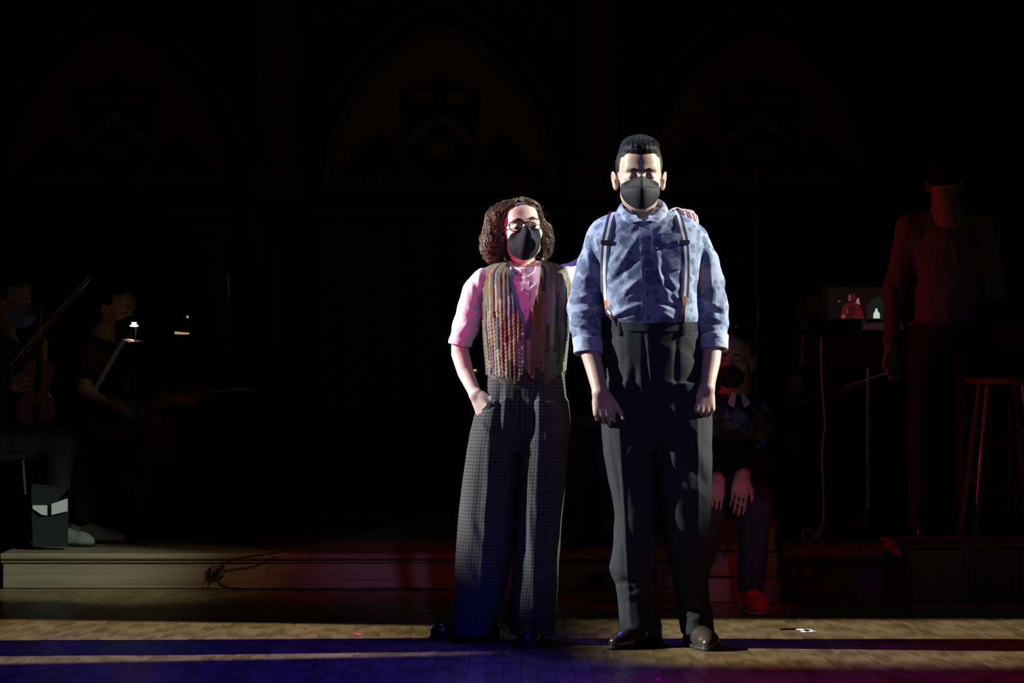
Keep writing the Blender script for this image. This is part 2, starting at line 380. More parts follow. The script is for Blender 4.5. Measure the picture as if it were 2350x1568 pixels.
def hand(wr, u, w_, side, curl=(45, 60, 40), thumb=None, s=1.0, spread=0.0):
    """five fingers: wrist, finger direction u, back-of-hand normal w, side=+1 if the thumb is on cross(w,u)"""
    wr = A_(wr); u = unit(u); w_ = A_(w_); w_ = unit(w_-u*(w_@u)); v = side*np.cross(w_, u); out = []
    L = lambda a, b, c: wr+s*(a*u+b*v+c*w_)
    dat = [(0.086, 0.0325, (0.044, 0.026, 0.021), 0.0088, 0), (0.089, 0.0110, (0.048, 0.030, 0.022), 0.0090, 4), (0.085, -0.0105, (0.044, 0.028, 0.021), 0.0086, 7), (0.077, -0.0305, (0.035, 0.021, 0.019), 0.0076, 10)]
    palm = []
    for i, (ku, kv, ph, r, ex) in enumerate(dat):
        palm.append(cone(L(0.0, kv*0.5, 0), L(ku-0.004, kv*0.92, -0.002), 0.0150*s, 0.0105*s)); palm.append(cone(L(0.03, kv*0.8, -0.008), L(ku*0.85, kv*0.9, -0.007), 0.012*s, 0.010*s))
        b = L(ku, kv, 0.001); th = 0; c3 = curl[i] if isinstance(curl[0], (tuple, list)) else curl; fg = [cone(L(ku-0.02, kv*0.95, 0), b, 0.0095*s, (r+0.0008)*s)]
        for j in range(3):
            th += math.radians(c3[j]+(ex if j == 0 else 0)); fan = spread*(1.5-i)*0.12
            e = b+s*ph[j]*(math.cos(th)*unit(u+fan*v)-math.sin(th)*w_); fg.append(cone(b, e, r*s*(1.0-0.08*j), r*s*(0.92-0.09*j))); b = e
        out.append(union(fg, 0.003))
    T = thumb or ((0.018, 0.026, -0.008), (0.05, 0.050, -0.016), (0.083, 0.060, -0.018), (0.108, 0.062, -0.016))
    palm.append(cone(L(*T[0]), L(*T[1]), 0.0155*s, 0.0122*s)); out.append(union(palm, 0.014))
    out.append(union([cone(L(*T[1]), L(*T[2]), 0.0118*s, 0.0102*s), cone(L(*T[2]), L(*T[3]), 0.0102*s, 0.0078*s)], 0.003))
    return out
def head_parts(c, R, s=1.0, lid=0.55, wide=1.0, ears=True, crown=1.0):
    """a head: origin between the eyes' level, face towards local -y. returns (skin sdf, eye centres)"""
    e = []
    for sx in (-1, 1): e.append((sx*0.0315*wide, -0.0735, -0.002))
    def skull(p):
        q = p/np.array([wide, 1, 1])
        d = ell((0, 0.018, 0.030*crown), (0.0765, 0.098, 0.086*crown))(q)
        d = smin(d, ell((0, -0.018, -0.035), (0.062, 0.074, 0.078))(q), 0.03)
        d = smin(d, ell((0, -0.050, -0.090), (0.034, 0.030, 0.028))(q), 0.035)
        for sx in (-1, 1):
            d = smin(d, ell((sx*0.043, -0.056, -0.030), (0.022, 0.020, 0.020))(q), 0.02)
            d = smin(d, ell((sx*0.040, -0.002, -0.074), (0.018, 0.03, 0.020))(q), 0.03)
            d = smin(d, cone((sx*0.010, -0.083, 0.017), (sx*0.044, -0.073, 0.018), 0.0085, 0.0080)(q), 0.012)
        d = smin(d, ell((0, -0.058, 0.050), (0.05, 0.026, 0.038))(q), 0.03)
        for sx in (-1, 1): d = smax(d, -ell((sx*0.0315, -0.0945, -0.002), (0.0185, 0.0135, 0.0125))(q), 0.010)
        d = smin(d, cone((0, -0.083, 0.004), (0, -0.108, -0.040), 0.0085, 0.0125)(q), 0.012)
        for sx in (-1, 1): d = smin(d, ell((sx*0.012, -0.098, -0.043), (0.008, 0.010, 0.008))(q), 0.008)
        d = smin(d, ell((0, -0.090, -0.071), (0.024, 0.010, 0.0085))(q), 0.010)
        for sx in (-1, 1):                                   # eyelids: a shell over each eyeball
            cc = np.array([sx*0.0315, -0.0735, -0.002]); r = q-cc; dd = np.linalg.norm(r, axis=1)-0.0143
            cut_u = (r[:, 2]*0.9+r[:, 1]*0.42)+0.0065-0.011*(1-lid)      # upper lid keeps what lies above
            cut_l = -(r[:, 2]*0.95-r[:, 1]*0.30)-0.0075
            d = smin(d, np.minimum(smax(dd, -cut_u-0.0065, 0.002), smax(dd, -cut_l, 0.002)), 0.004)
        return d
    skull.box = (np.array([-0.11, -0.13, -0.13]), np.array([0.11, 0.13, 0.13])); fs = [skull]
    if ears:
        for sx in (-1, 1):
            Re = rot(sx*-24, -10, sx*10)
            c0 = np.array([sx*0.082*wide, 0.012, -0.016])
            o_ = ell(c0, (0.007, 0.0195, 0.0305), Re); lob = ell(c0+(-sx*0.001, -0.006, -0.020), (0.0062, 0.012, 0.016), Re); ca = ell(c0+(sx*0.008, -0.003, 0.004), (0.0075, 0.0125, 0.021), Re); tr = ell(c0+(0, -0.016, -0.004), (0.005, 0.005, 0.008), Re)
            def ear(p, o_=o_, lob=lob, ca=ca, tr=tr): return smin(smax(smin(o_(p), lob(p), 0.008), -ca(p), 0.004), tr(p), 0.004)
            ear.box = (c0-0.045, c0+0.045); fs.append(ear)
    f = union(fs, 0.006); g = local(f, c, R, s)
    return g, [A_(c)+R@(A_(v)*s) for v in e]
def eye(cn, R, r, gaze, parent):
    n, m = 20, 14; V = []; Fc = []
    for i in range(m+1):
        for j in range(n):
            a = PI*i/m; V.append((math.sin(a)*math.cos(2*PI*j/n), -math.cos(a), math.sin(a)*math.sin(2*PI*j/n)))
    for i in range(m):
        for j in range(n): Fc.append((i*n+j, i*n+(j+1) % n, (i+1)*n+(j+1) % n, (i+1)*n+j))
    G = rot(*gaze); V = np.array(V)*r@(R@G).T+cn
    me = mesh_np('eye', V, Fc); me.materials.append(MAT['eye_white']); me.materials.append(MAT['iris'])
    me.polygons.foreach_set('material_index', np.array([1 if k//n < 4 else 0 for k in range(len(Fc))], dtype=np.int32))
    return attach(link('eye', me, None), parent)
def grid_obj(name, G, mat, parent, thick=0.0015, sub=1, uv=None):
    G = np.asarray(G, dtype=float); r, c = G.shape[:2]; V = G.reshape(-1, 3); i = np.arange(r-1)[:, None]*c; k = np.arange(c-1)[None]
    q = np.stack([i+k, i+k+1, i+c+k+1, i+c+k], -1).reshape(-1, 4)
    me = mesh_np(name, V, q); o = link(name, me, mat); attach(o, parent)
    if thick: md = o.modifiers.new('thickness', 'SOLIDIFY'); md.thickness = thick; md.offset = 0
    if sub: md = o.modifiers.new('smooth', 'SUBSURF'); md.levels = sub; md.render_levels = sub
    return o
def shoe(parent, ankle, toe_dir, mat, sole_mat, L=0.28, w_=0.088, heel=0.022, name='shoe', slim=1.0, h=0.004):
    """ankle: the point on the floor below the ankle"""
    d = unit((toe_dir[0], toe_dir[1], 0)); sd = np.array([-d[1], d[0], 0]); R = np.stack([d, sd, (0, 0, 1)], 1); z0 = ankle[2]
    u = union([cone((-0.045, 0, 0.052), (-0.04, 0, 0.035), 0.034*slim, 0.036*slim), cone((-0.035, 0, 0.045), (0.06, 0, 0.048), 0.036*slim, 0.034*slim), cone((0.03, 0, 0.062), (0.10, 0, 0.040), 0.032*slim, 0.03*slim),
               cone((0.08, 0.004, 0.032), (0.15, 0.005, 0.026), 0.041*slim, 0.038*slim), cone((0.15, 0.005, 0.026), (L-0.105, 0, 0.022), 0.036*slim, 0.026*slim), cone((-0.035, 0, 0.05), (-0.03, 0, 0.105), 0.036*slim, 0.04*slim)], 0.022)
    def f(p):
        x = p[:, 0]; bot = 0.010+(heel-0.008)*np.clip((0.02-x)/0.05, 0, 1)
        return smax(np.maximum(u(p), bot-p[:, 2]), p[:, 2]-0.098, 0.01)
    f.box = (np.array([-0.1, -0.06, 0]), np.array([L-0.05, 0.06, 0.13]))
    def s_(p):
        x = p[:, 0]; q = p.copy(); q[:, 2] = 0.024; d2 = u(q)-0.0045; d2 = np.where(p[:, 0] < 0.16, d2, d2+0.001)
        hl = np.where(x < 0.02, 0.0, np.where(x < 0.05, 0.010, 0.0)); top = 0.014+(heel-0.008)*np.clip((0.02-x)/0.05, 0, 1)
        return np.maximum(np.maximum(d2, p[:, 2]-top), hl*0-p[:, 2]+0.0005)
    s_.box = (np.array([-0.1, -0.065, 0]), np.array([L-0.04, 0.065, 0.03]))
    c = np.array([ankle[0], ankle[1], z0])
    o = sdf_obj(name, local(f, c, R), h, mat, parent); sdf_obj('sole', local(s_, c, R), h*0.8, sole_mat, o)
    return o
# ------------------------------------------------------------------ materials
wood('oak_floor', (0.125, 0.072, 0.026), (0.29, 0.190, 0.078), 0.33, 'y', 1.0, True)
wood('oak_riser', (0.17, 0.12, 0.07), (0.36, 0.28, 0.18), 0.45, 'x', 1.0)
wood('dark_wood', (0.035, 0.016, 0.008), (0.12, 0.06, 0.03), 0.5, 'z', 1.0)
wood('box_wood', (0.10, 0.045, 0.02), (0.24, 0.12, 0.06), 0.5, 'z', 1.0)
wood('crate_wood', (0.16, 0.075, 0.03), (0.34, 0.18, 0.08), 0.5, 'x', 1.0)
wood('stool_wood', (0.05, 0.022, 0.01), (0.11, 0.05, 0.025), 0.22, 'z', 1.0)
wood('violin_wood', (0.20, 0.05, 0.012), (0.42, 0.13, 0.03), 0.25, 'z', 2.0)
pmat('subfloor', (0.05, 0.03, 0.015), 0.7)
pmat('wall_plaster', (0.055, 0.035, 0.024), 0.8, var=(3, 0.4))
pmat('gold_mural', (0.20, 0.13, 0.055), 0.6, var=(40, 0.6))
pmat('crest_dark', (0.03, 0.022, 0.022), 0.6)
pmat('crest_pale', (0.22, 0.19, 0.16), 0.6, var=(20, 0.3))
pmat('black_metal', (0.012, 0.012, 0.014), 0.35, 0.0, spec=0.5)
pmat('chrome', (0.55, 0.55, 0.58), 0.18, 1.0)
pmat('brass', (0.75, 0.5, 0.18), 0.25, 1.0)
pmat('silver', (0.62, 0.55, 0.42), 0.25, 1.0)
pmat('black_plastic', (0.012, 0.012, 0.013), 0.5)
pmat('black_cable', (0.010, 0.010, 0.011), 0.5)
pmat('white_cable', (0.55, 0.52, 0.5), 0.5)
pmat('paper', (0.72, 0.70, 0.72), 0.8)
pmat('brown_folder', (0.30, 0.20, 0.12), 0.7)
pmat('pink_tape', (0.85, 0.05, 0.22), 0.7)
pmat('white_tape', (0.92, 0.92, 0.92), 0.7)
pmat('outlet_grey', (0.10, 0.105, 0.11), 0.5)
pmat('plate_white', (0.5, 0.5, 0.52), 0.5)
pmat('lamp_glow', (1, 0.9, 0.6), 0.5, emit=((1.0, 0.78, 0.32), 9.0))
pmat('lamp_glow_dim', (1, 0.8, 0.5), 0.5, emit=((1.0, 0.55, 0.18), 0.5))
pmat('lamp_glow_orange', (1, 0.6, 0.2), 0.5, emit=((1.0, 0.32, 0.05), 0.9))
pmat('screen_dark', (0.01, 0.01, 0.01), 0.3, emit=((0.020, 0.010, 0.009), 0.28))
pmat('screen_red', (0.01, 0.01, 0.01), 0.3, emit=((0.22, 0.012, 0.02), 0.36))
pmat('screen_darkred', (0.01, 0.01, 0.01), 0.3, emit=((0.07, 0.012, 0.012), 0.4))
pmat('screen_skin', (0.01, 0.01, 0.01), 0.3, emit=((0.45, 0.13, 0.11), 0.28))
pmat('screen_pink', (0.01, 0.01, 0.01), 0.3, emit=((0.6, 0.22, 0.28), 0.45))
pmat('screen_grey', (0.01, 0.01, 0.01), 0.3, emit=((0.018, 0.02, 0.02), 0.5))
pmat('screen_white', (0.01, 0.01, 0.01), 0.3, emit=((0.70, 0.80, 0.68), 0.75))
pmat('skin_fair', (0.66, 0.45, 0.38), 0.48, var=(60, 0.10), bump=(500, 0.0002), sub=0.12)
pmat('skin_tan', (0.55, 0.36, 0.26), 0.46, var=(60, 0.10), bump=(500, 0.0002), sub=0.12)
pmat('skin_bg', (0.36, 0.20, 0.14), 0.5)
pmat('eye_white', (0.72, 0.70, 0.68), 0.2)
pmat('iris', (0.015, 0.010, 0.008), 0.12)
pmat('hair_black', (0.006, 0.006, 0.008), 0.55, spec=0.22, bump=(260, 0.002))
pmat('hair_brown', (0.125, 0.076, 0.040), 0.40, spec=0.5)
pmat('brow', (0.035, 0.02, 0.014), 0.7)
pmat('mask_black', (0.014, 0.0145, 0.017), 0.7, bump=(900, 0.0003), spec=0.25)
pmat('mask_cloth', (0.010, 0.012, 0.015), 0.75, bump=(700, 0.0002), spec=0.15)
pmat('mask_blue', (0.16, 0.30, 0.46), 0.7)
pmat('frame_red', (0.05, 0.008, 0.010), 0.2)
pmat('pink_shirt', (0.74, 0.62, 0.68), 0.85, bump=(350, 0.0003))
pmat('wool_charcoal', (0.030, 0.031, 0.034), 0.9, var=(700, 0.7), bump=(900, 0.0005), spec=0.2)
pmat('leather_tan', (0.42, 0.17, 0.06), 0.45)
pmat('leather_dark', (0.07, 0.03, 0.018), 0.45)
pmat('button_dark', (0.05, 0.045, 0.05), 0.25)
pmat('button_blue', (0.20, 0.28, 0.45), 0.2)
pmat('shoe_brown', (0.055, 0.036, 0.029), 0.25, coat=0.4, var=(20, 0.3))
pmat('shoe_black', (0.010, 0.010, 0.012), 0.16, coat=0.6)
pmat('sole_dark', (0.018, 0.014, 0.012), 0.5)
pmat('vest_binding', (0.13, 0.12, 0.045), 0.85)
pmat('black_cloth', (0.012, 0.012, 0.014), 0.85, bump=(200, 0.0006))
pmat('navy_cloth', (0.020, 0.020, 0.034), 0.85)
pmat('trouser_brown', (0.10, 0.062, 0.035), 0.9)
pmat('trouser_grey', (0.09, 0.08, 0.08), 0.9)
pmat('shirt_conductor', (0.15, 0.11, 0.115), 0.85, bump=(60, 0.002))
pmat('jacket_shiny', (0.012, 0.011, 0.014), 0.28, bump=(90, 0.004), spec=0.7)
pmat('sneaker_red', (0.62, 0.03, 0.03), 0.6)
pmat('sneaker_grey', (0.25, 0.24, 0.23), 0.7)
pmat('scarf_white', (0.55, 0.52, 0.52), 0.8)
pmat('bag_black', (0.015, 0.015, 0.017), 0.7)
m = pmat('lens', (1, 1, 1), 0.0, trans=1.0); m.node_tree.nodes['Principled BSDF'].inputs['IOR'].default_value = 1.02

def chambray():
    m = pmat('chambray', (0.27, 0.32, 0.47), 0.85); nt = m.node_tree; N = nt.nodes; L = nt.links; b = N['Principled BSDF']
    g = N.new('ShaderNodeTexCoord'); last = None
    base = N.new('ShaderNodeTexNoise'); base.inputs['Scale'].default_value = 420; base.inputs['Detail'].default_value = 2; L.new(g.outputs['Object'], base.inputs['Vector'])
    mx = N.new('ShaderNodeMixRGB'); L.new(base.outputs[0], mx.inputs[0]); mx.inputs[1].default_value = (0.19, 0.235, 0.36, 1); mx.inputs[2].default_value = (0.34, 0.385, 0.52, 1); last = mx.outputs[0]
    for sc, rad, col, sd in ((15.0, 0.40, (0.05, 0.085, 0.17), 0.0), (31.0, 0.34, (0.075, 0.105, 0.16), 3.3)):
        mp = N.new('ShaderNodeMapping'); mp.inputs['Location'].default_value = (sd, sd*1.7, sd*0.6); L.new(g.outputs['Object'], mp.inputs[0])
        v = N.new('ShaderNodeTexVoronoi'); v.inputs['Scale'].default_value = sc; v.inputs['Randomness'].default_value = 0.75; L.new(mp.outputs[0], v.inputs['Vector'])
        nz = N.new('ShaderNodeTexNoise'); nz.inputs['Scale'].default_value = 160; nz.inputs['Detail'].default_value = 3; L.new(g.outputs['Object'], nz.inputs['Vector'])
        d = nmath(N, L, 'ADD', v.outputs['Distance'], nmath(N, L, 'MULTIPLY_ADD', nz.outputs[0], 0.16, -0.08))
        k = nmath(N, L, 'MULTIPLY', nmath(N, L, 'LESS_THAN', d, rad), nmath(N, L, 'MULTIPLY_ADD', nz.outputs[0], 1.1, 0.12))
        mm = N.new('ShaderNodeMixRGB'); L.new(k, mm.inputs[0]); L.new(last, mm.inputs[1]); mm.inputs[2].default_value = (*col, 1); last = mm.outputs[0]
    L.new(last, b.inputs['Base Color'])
    bp = N.new('ShaderNodeBump'); bp.inputs['Distance'].default_value = 0.00025; L.new(base.outputs[0], bp.inputs['Height']); L.new(bp.outputs[0], b.inputs['Normal'])
chambray()
pmat('chambray_plain', (0.36, 0.40, 0.53), 0.85, var=(300, 0.15), bump=(420, 0.0004))
def attr_uv(N, L):
    a = N.new('ShaderNodeAttribute'); a.attribute_name = 'guv'; s = N.new('ShaderNodeSeparateXYZ'); L.new(a.outputs['Vector'], s.inputs[0]); return s.outputs[0], s.outputs[1]
def houndstooth():
    m = pmat('houndstooth', (0.1, 0.1, 0.1), 0.9, spec=0.2); nt = m.node_tree; N = nt.nodes; L = nt.links; b = N['Principled BSDF']; u, v = attr_uv(N, L); p = 0.0125
    fr = lambda x, d: nmath(N, L, 'LESS_THAN', nmath(N, L, 'FRACT', nmath(N, L, 'DIVIDE', nmath(N, L, 'ADD', x, 20.0), d)), 0.5)
    A = fr(u, p); B = fr(v, p); T = fr(nmath(N, L, 'ADD', u, v), p/2)
    s = nmath(N, L, 'ADD', A, B); both = nmath(N, L, 'GREATER_THAN', s, 1.5); one = nmath(N, L, 'MULTIPLY', nmath(N, L, 'GREATER_THAN', s, 0.5), nmath(N, L, 'LESS_THAN', s, 1.5))
    k = nmath(N, L, 'ADD', both, nmath(N, L, 'MULTIPLY', one, T))
    tc = N.new('ShaderNodeTexCoord'); nz = N.new('ShaderNodeTexNoise'); nz.inputs['Scale'].default_value = 700; L.new(tc.outputs['Object'], nz.inputs['Vector'])
    k = nmath(N, L, 'MULTIPLY_ADD', nz.outputs[0], 0.5, nmath(N, L, 'MULTIPLY', k, 0.75))
    mx = N.new('ShaderNodeMixRGB'); L.new(k, mx.inputs[0]); mx.inputs[1].default_value = (0.014, 0.013, 0.014, 1); mx.inputs[2].default_value = (0.088, 0.083, 0.083, 1); L.new(mx.outputs[0], b.inputs['Base Color'])
    bp = N.new('ShaderNodeBump'); bp.inputs['Distance'].default_value = 0.0006; L.new(nz.outputs[0], bp.inputs['Height']); L.new(bp.outputs[0], b.inputs['Normal'])
houndstooth()
STRIP = 0.0125
def patchwork():
    m = pmat('patchwork', (0.3, 0.3, 0.2), 0.85, spec=0.3); nt = m.node_tree; N = nt.nodes; L = nt.links; b = N['Principled BSDF']; u, v = attr_uv(N, L)
    iu = nmath(N, L, 'FLOOR', nmath(N, L, 'DIVIDE', u, STRIP))
    w1 = N.new('ShaderNodeTexWhiteNoise'); w1.noise_dimensions = '1D'; L.new(iu, w1.inputs['W'])
    ln = nmath(N, L, 'MULTIPLY_ADD', w1.outputs['Value'], 6.0, 5.0)          # pieces per metre in this strip
    iv = nmath(N, L, 'FLOOR', nmath(N, L, 'MULTIPLY_ADD', v, ln, nmath(N, L, 'MULTIPLY', w1.outputs['Value'], 37.0)))
    cx = N.new('ShaderNodeCombineXYZ'); L.new(iu, cx.inputs[0]); L.new(iv, cx.inputs[1])
    w2 = N.new('ShaderNodeTexWhiteNoise'); w2.noise_dimensions = '2D'; L.new(cx.outputs[0], w2.inputs['Vector'])
    r = N.new('ShaderNodeValToRGB'); r.color_ramp.interpolation = 'CONSTANT'; el = r.color_ramp.elements
    pal = [(0.11, 0.12, 0.045), (0.26, 0.23, 0.14), (0.085, 0.10, 0.13), (0.19, 0.15, 0.065), (0.30, 0.28, 0.21), (0.055, 0.055, 0.035), (0.20, 0.11, 0.06), (0.13, 0.145, 0.09), (0.17, 0.17, 0.16), (0.10, 0.05, 0.045), (0.25, 0.19, 0.085), (0.045, 0.05, 0.065), (0.20, 0.195, 0.11)]
    while len(el) < len(pal): el.new(0.5)
    for i, c in enumerate(pal): el[i].position = i/len(pal); el[i].color = (*c, 1)
    L.new(w2.outputs['Value'], r.inputs[0])
    tc = N.new('ShaderNodeTexCoord'); nz = N.new('ShaderNodeTexNoise'); nz.inputs['Scale'].default_value = 260; nz.inputs['Detail'].default_value = 4; L.new(tc.outputs['Object'], nz.inputs['Vector'])
    mx = N.new('ShaderNodeMixRGB'); mx.blend_type = 'MULTIPLY'; mx.inputs[0].default_value = 0.7; L.new(r.outputs[0], mx.inputs[1])
    cr = N.new('ShaderNodeValToRGB'); cr.color_ramp.elements[0].color = (0.45, 0.45, 0.45, 1); cr.color_ramp.elements[1].color = (1.3, 1.3, 1.3, 1); cr.color_ramp.elements[0].position = 0.3; cr.color_ramp.elements[1].position = 0.7
    L.new(nz.outputs[0], cr.inputs[0]); L.new(cr.outputs[0], mx.inputs[2]); L.new(mx.outputs[0], b.inputs['Base Color'])
    bp = N.new('ShaderNodeBump'); bp.inputs['Distance'].default_value = 0.0008; L.new(nz.outputs[0], bp.inputs['Height']); L.new(bp.outputs[0], b.inputs['Normal'])
patchwork()
def stripes():
    m = pmat('suspender', (0.1, 0.1, 0.2), 0.7); nt = m.node_tree; N = nt.nodes; L = nt.links; b = N['Principled BSDF']; u, v = attr_uv(N, L)
    r = N.new('ShaderNodeValToRGB'); r.color_ramp.interpolation = 'CONSTANT'; el = r.color_ramp.elements
    cs = [(0, (0.035, 0.04, 0.085)), (0.33, (0.70, 0.70, 0.74)), (0.66, (0.035, 0.04, 0.085))]
    while len(el) < 3: el.new(0.5)
    for i, (q, c) in enumerate(cs): el[i].position = q; el[i].color = (*c, 1)
    L.new(u, r.inputs[0]); L.new(r.outputs[0], b.inputs['Base Color'])
stripes()

# ------------------------------------------------------------------ the setting: stage floor of oak strips
PW, Y0, Y1 = 0.057, 8.45, 12.56
fl = MB().box((-5.2, 5.5, -0.06), (5.2, 17.2, -0.022)).obj('floor', 'subfloor'); fl['kind'] = 'structure'; fl['label'] = 'dark stage floor laid with narrow oak strips'
pm = MB().box((-PW/2+0.0006, 0, -0.021), (PW/2-0.0006, 1, 0)).obj('plank', 'oak_floor'); plank_me = pm.data; bpy.data.objects.remove(pm)
rest = MB(); nb = 0
for i in range(-90, 91):
    x = i*PW; y = 5.6+random.random()*0.9-0.9
    while y < Y1:
        ln = random.choice((0.75, 1.0, 1.2, 1.5, 1.8)); y2 = min(y+ln, Y1)
        if Y1-y2 < 0.25: y2 = Y1
        ya = max(y, 5.55)
        vis = abs(x) < 1175/FPX*y2+0.04 and y2 > 8.7
        if y2-ya > 0.05:
            if vis and nb < 298:
                o = bpy.data.objects.new('plank', plank_me); COL.objects.link(o); o.parent = fl; o.location = (x, ya+0.0006, random.uniform(-0.0005, 0)); o.scale = (1, y2-ya-0.0012, 1); nb += 1
            else: rest.box((x-PW/2+0.0006, ya+0.0006, -0.021), (x+PW/2-0.0006, y2-0.0006, 0))
        y = y2
o = rest.obj('plank_remainder', 'oak_floor', fl); o['kind'] = 'stuff'
# platform behind
PF, PZ = 12.58, 0.158
pl = MB().box((-2.25, PF+0.02, -0.02), (5.2, 16.75, PZ-0.024)).obj('stage_platform', 'dark_wood'); pl['kind'] = 'structure'; pl['label'] = 'low oak stage platform running across behind the actors'
MB().box((-2.27, PF, 0.002), (5.2, PF+0.019, PZ-0.030)).obj('riser_board', 'oak_riser', pl)
MB().box((-2.28, PF-0.012, PZ-0.044), (5.2, PF+0.02, PZ-0.031)).obj('riser_moulding', 'oak_riser', pl, bevel=0.004)
MB().box((-2.285, PF-0.026, PZ-0.030), (5.2, PF+0.10, PZ), ).obj('nosing', 'oak_riser', pl, bevel=0.008)
MB().box((-2.285, PF+0.101, PZ-0.023), (5.2, 16.75, PZ-0.001)).obj('deck', 'oak_riser', pl)

# ------------------------------------------------------------------ back wall with pointed arches
WD = 16.6
wb = MB().box((-5.2, WD, -0.02), (5.2, WD+0.2, 6.5)).obj('wall_back', 'wall_plaster'); wb['kind'] = 'structure'; wb['label'] = 'dark panelled hall wall with three pointed arches'
def arch_curve(cx, hw, y0, y1, n=14):
    """pointed arch outline in pixels: left foot, apex, right foot"""
    L_ = [(cx-hw*(1.9*math.cos(t*1.0165)-0.9-0.1*(1-math.cos(t*1.0165)))*1.0 if t < 1 else cx, y0+(y1-y0)*math.sin(t*1.0165)/math.sin(1.0165)) for t in np.linspace(0, 1, n)]
    return L_+[(2*cx-x, y) for x, y in L_[::-1][1:]]
ex, ez = np.array([1.0, 0, 0]), np.array([0, 0, 1.0])
def wpt(px, py, off): d = WD-off; return P(px, py, WD)*np.array([1, 0, 1])+np.array([0, d, 0])
for k, cx in enumerate((268, 1010, 1738)):
    base = 432
    c1 = arch_curve(cx, 262, base, 62); c2 = arch_curve(cx, 300, base, 8)
    def poly(c): return [(X(a, WD), Z(b, WD)) for a, b in c]
    MB().prism(poly(c1), (0, WD+0.001, 0), ex, ez, (0, -1, 0), 0.03).obj('arch_panel', 'gold_mural', wb)
    MB().tube([wpt(a, b, 0.05) for a, b in c1], 0.018, 8).obj('arch_moulding', 'crest_pale' if k == 1 else 'dark_wood', wb, smooth=True)
    MB().tube([wpt(a, b, 0.05) for a, b in c2], 0.035, 8).obj('arch_moulding', 'dark_wood', wb, smooth=True)
    MB().box((X(cx-300, WD), WD-0.08, Z(444, WD)), (X(cx+300, WD), WD+0.01, Z(434, WD))).obj('arch_ledge', 'dark_wood', wb)
    nm = ('left', 'centre', 'right')[k]
    t = thing('wall_crest', f'carved heraldic shield with a pale chevron in the {nm} arch of the back wall', 'crest', wpt(cx, 420, 0.04), 'wall crests')
    sh = [(cx-82, 250), (cx+82, 250), (cx+82, 345), (cx+74, 375), (cx+45, 398), (cx, 422), (cx-45, 398), (cx-74, 375), (cx-82, 345)]
    MB().prism(poly(sh), (0, WD-0.032, 0), ex, ez, (0, -1, 0), 0.05).obj('shield', 'crest_dark', t)
    ch = [(cx-82, 322), (cx, 258), (cx+82, 322), (cx+82, 348), (cx, 286), (cx-82, 348)]
    MB().prism(poly(ch), (0, WD-0.0825, 0), ex, ez, (0, -1, 0), 0.012).obj('chevron', 'crest_pale', t)
    em = [(cx-36, 330), (cx-12, 322), (cx, 336), (cx+12, 322), (cx+36, 330), (cx+30, 368), (cx, 360), (cx-30, 368)]
    MB().prism(poly(em), (0, WD-0.0825, 0), ex, ez, (0, -1, 0), 0.010).obj('emblem', 'gold_mural', t)
    MB().box((X(cx-92, WD), WD-0.075, Z(248, WD)), (X(cx+92, WD), WD-0.032, Z(206, WD))).obj('scroll', 'crest_dark', t, bevel=0.01)
    for j in (-1, 1): MB().box((X(cx+j*42-28, WD), WD-0.083, Z(240, WD)), (X(cx+j*42+28, WD), WD-0.0755, Z(215, WD))).obj('scroll_panel', 'gold_mural', t)
    MB().lathe(wpt(cx, 206, 0.055), [(0.002, 0.075), (0.05, 0.055), (0.078, 0.0)][::-1], 16).obj('finial', 'crest_dark', t, smooth=True)
    for j in (-1, 1):
        lf = MB()
        for a in range(7):
            q = spline([(cx+j*(95), 0, 405-a*6), (cx+j*(130+a*8), 0, 320+a*11), (cx+j*(165+a*12), 0, 345+a*11), (cx+j*(150+a*6), 0, 400)], 6)
            lf.tube([wpt(u, v, 0.045) for u, _, v in q], np.linspace(0.03, 0.008, len(q)), 6)
        lf.obj('leaf_scroll', 'crest_dark', t, smooth=True)
# pilasters and diagonal boarding below
for cx in (-95, 640, 1375, 2100):
    MB().box((X(cx-62, WD), WD-0.09, 0.0), (X(cx+62, WD), WD+0.01, Z(470, WD))).obj('pilaster', 'dark_wood', wb, bevel=0.01)
    MB().box((X(cx-75, WD), WD-0.13, Z(470, WD)), (X(cx+75, WD), WD+0.01, Z(372, WD))).obj('pilaster_capital', 'dark_wood', wb, bevel=0.02)
    MB().box((X(cx-50, WD), WD-0.07, Z(372, WD)), (X(cx+50, WD), WD+0.01, Z(-20, WD))).obj('pilaster_shaft', 'dark_wood', wb, bevel=0.01)
for cx in (268, 1010, 1738):
    x0, x1, yt, yb = cx-290, cx+290, 500, 1150
    MB().box((X(x0, WD), WD-0.05, Z(500, WD)), (X(x1, WD), WD+0.01, Z(470, WD))).obj('rail', 'dark_wood', wb, bevel=0.006)
    MB().box((X(x0, WD), WD-0.05, Z(1030, WD)), (X(x1, WD), WD+0.01, Z(1000, WD))).obj('rail', 'dark_wood', wb, bevel=0.006)
    MB().box((X(cx-12, WD), WD-0.05, Z(1000, WD)), (X(cx+12, WD), WD+0.01, Z(500, WD))).obj('stile', 'dark_wood', wb, bevel=0.006)
    for j in (-1, 1):
        for a in range(13):
            # boards at 45 degrees, clipped to the panel
            xa, xb = cx+j*14, cx+j*278; s0 = 500+a*60-264
            def edge(off): 
                return [(xa, s0+off), (xb, s0+off+264)]
            q = edge(0)+edge(56)[::-1]; q = [(u, min(max(v, 502), 998)) for u, v in q]
            if max(v for _, v in q)-min(v for _, v in q) < 30: continue
            qq = []
            for p_ in q:
                if not qq or abs(p_[0]-qq[-1][0])+abs(p_[1]-qq[-1][1]) > 2: qq.append(p_)
            MB().prism(poly(qq), (0, WD+0.002, 0), ex, ez, (0, -1, 0), 0.02).obj('board', 'dark_wood', wb)
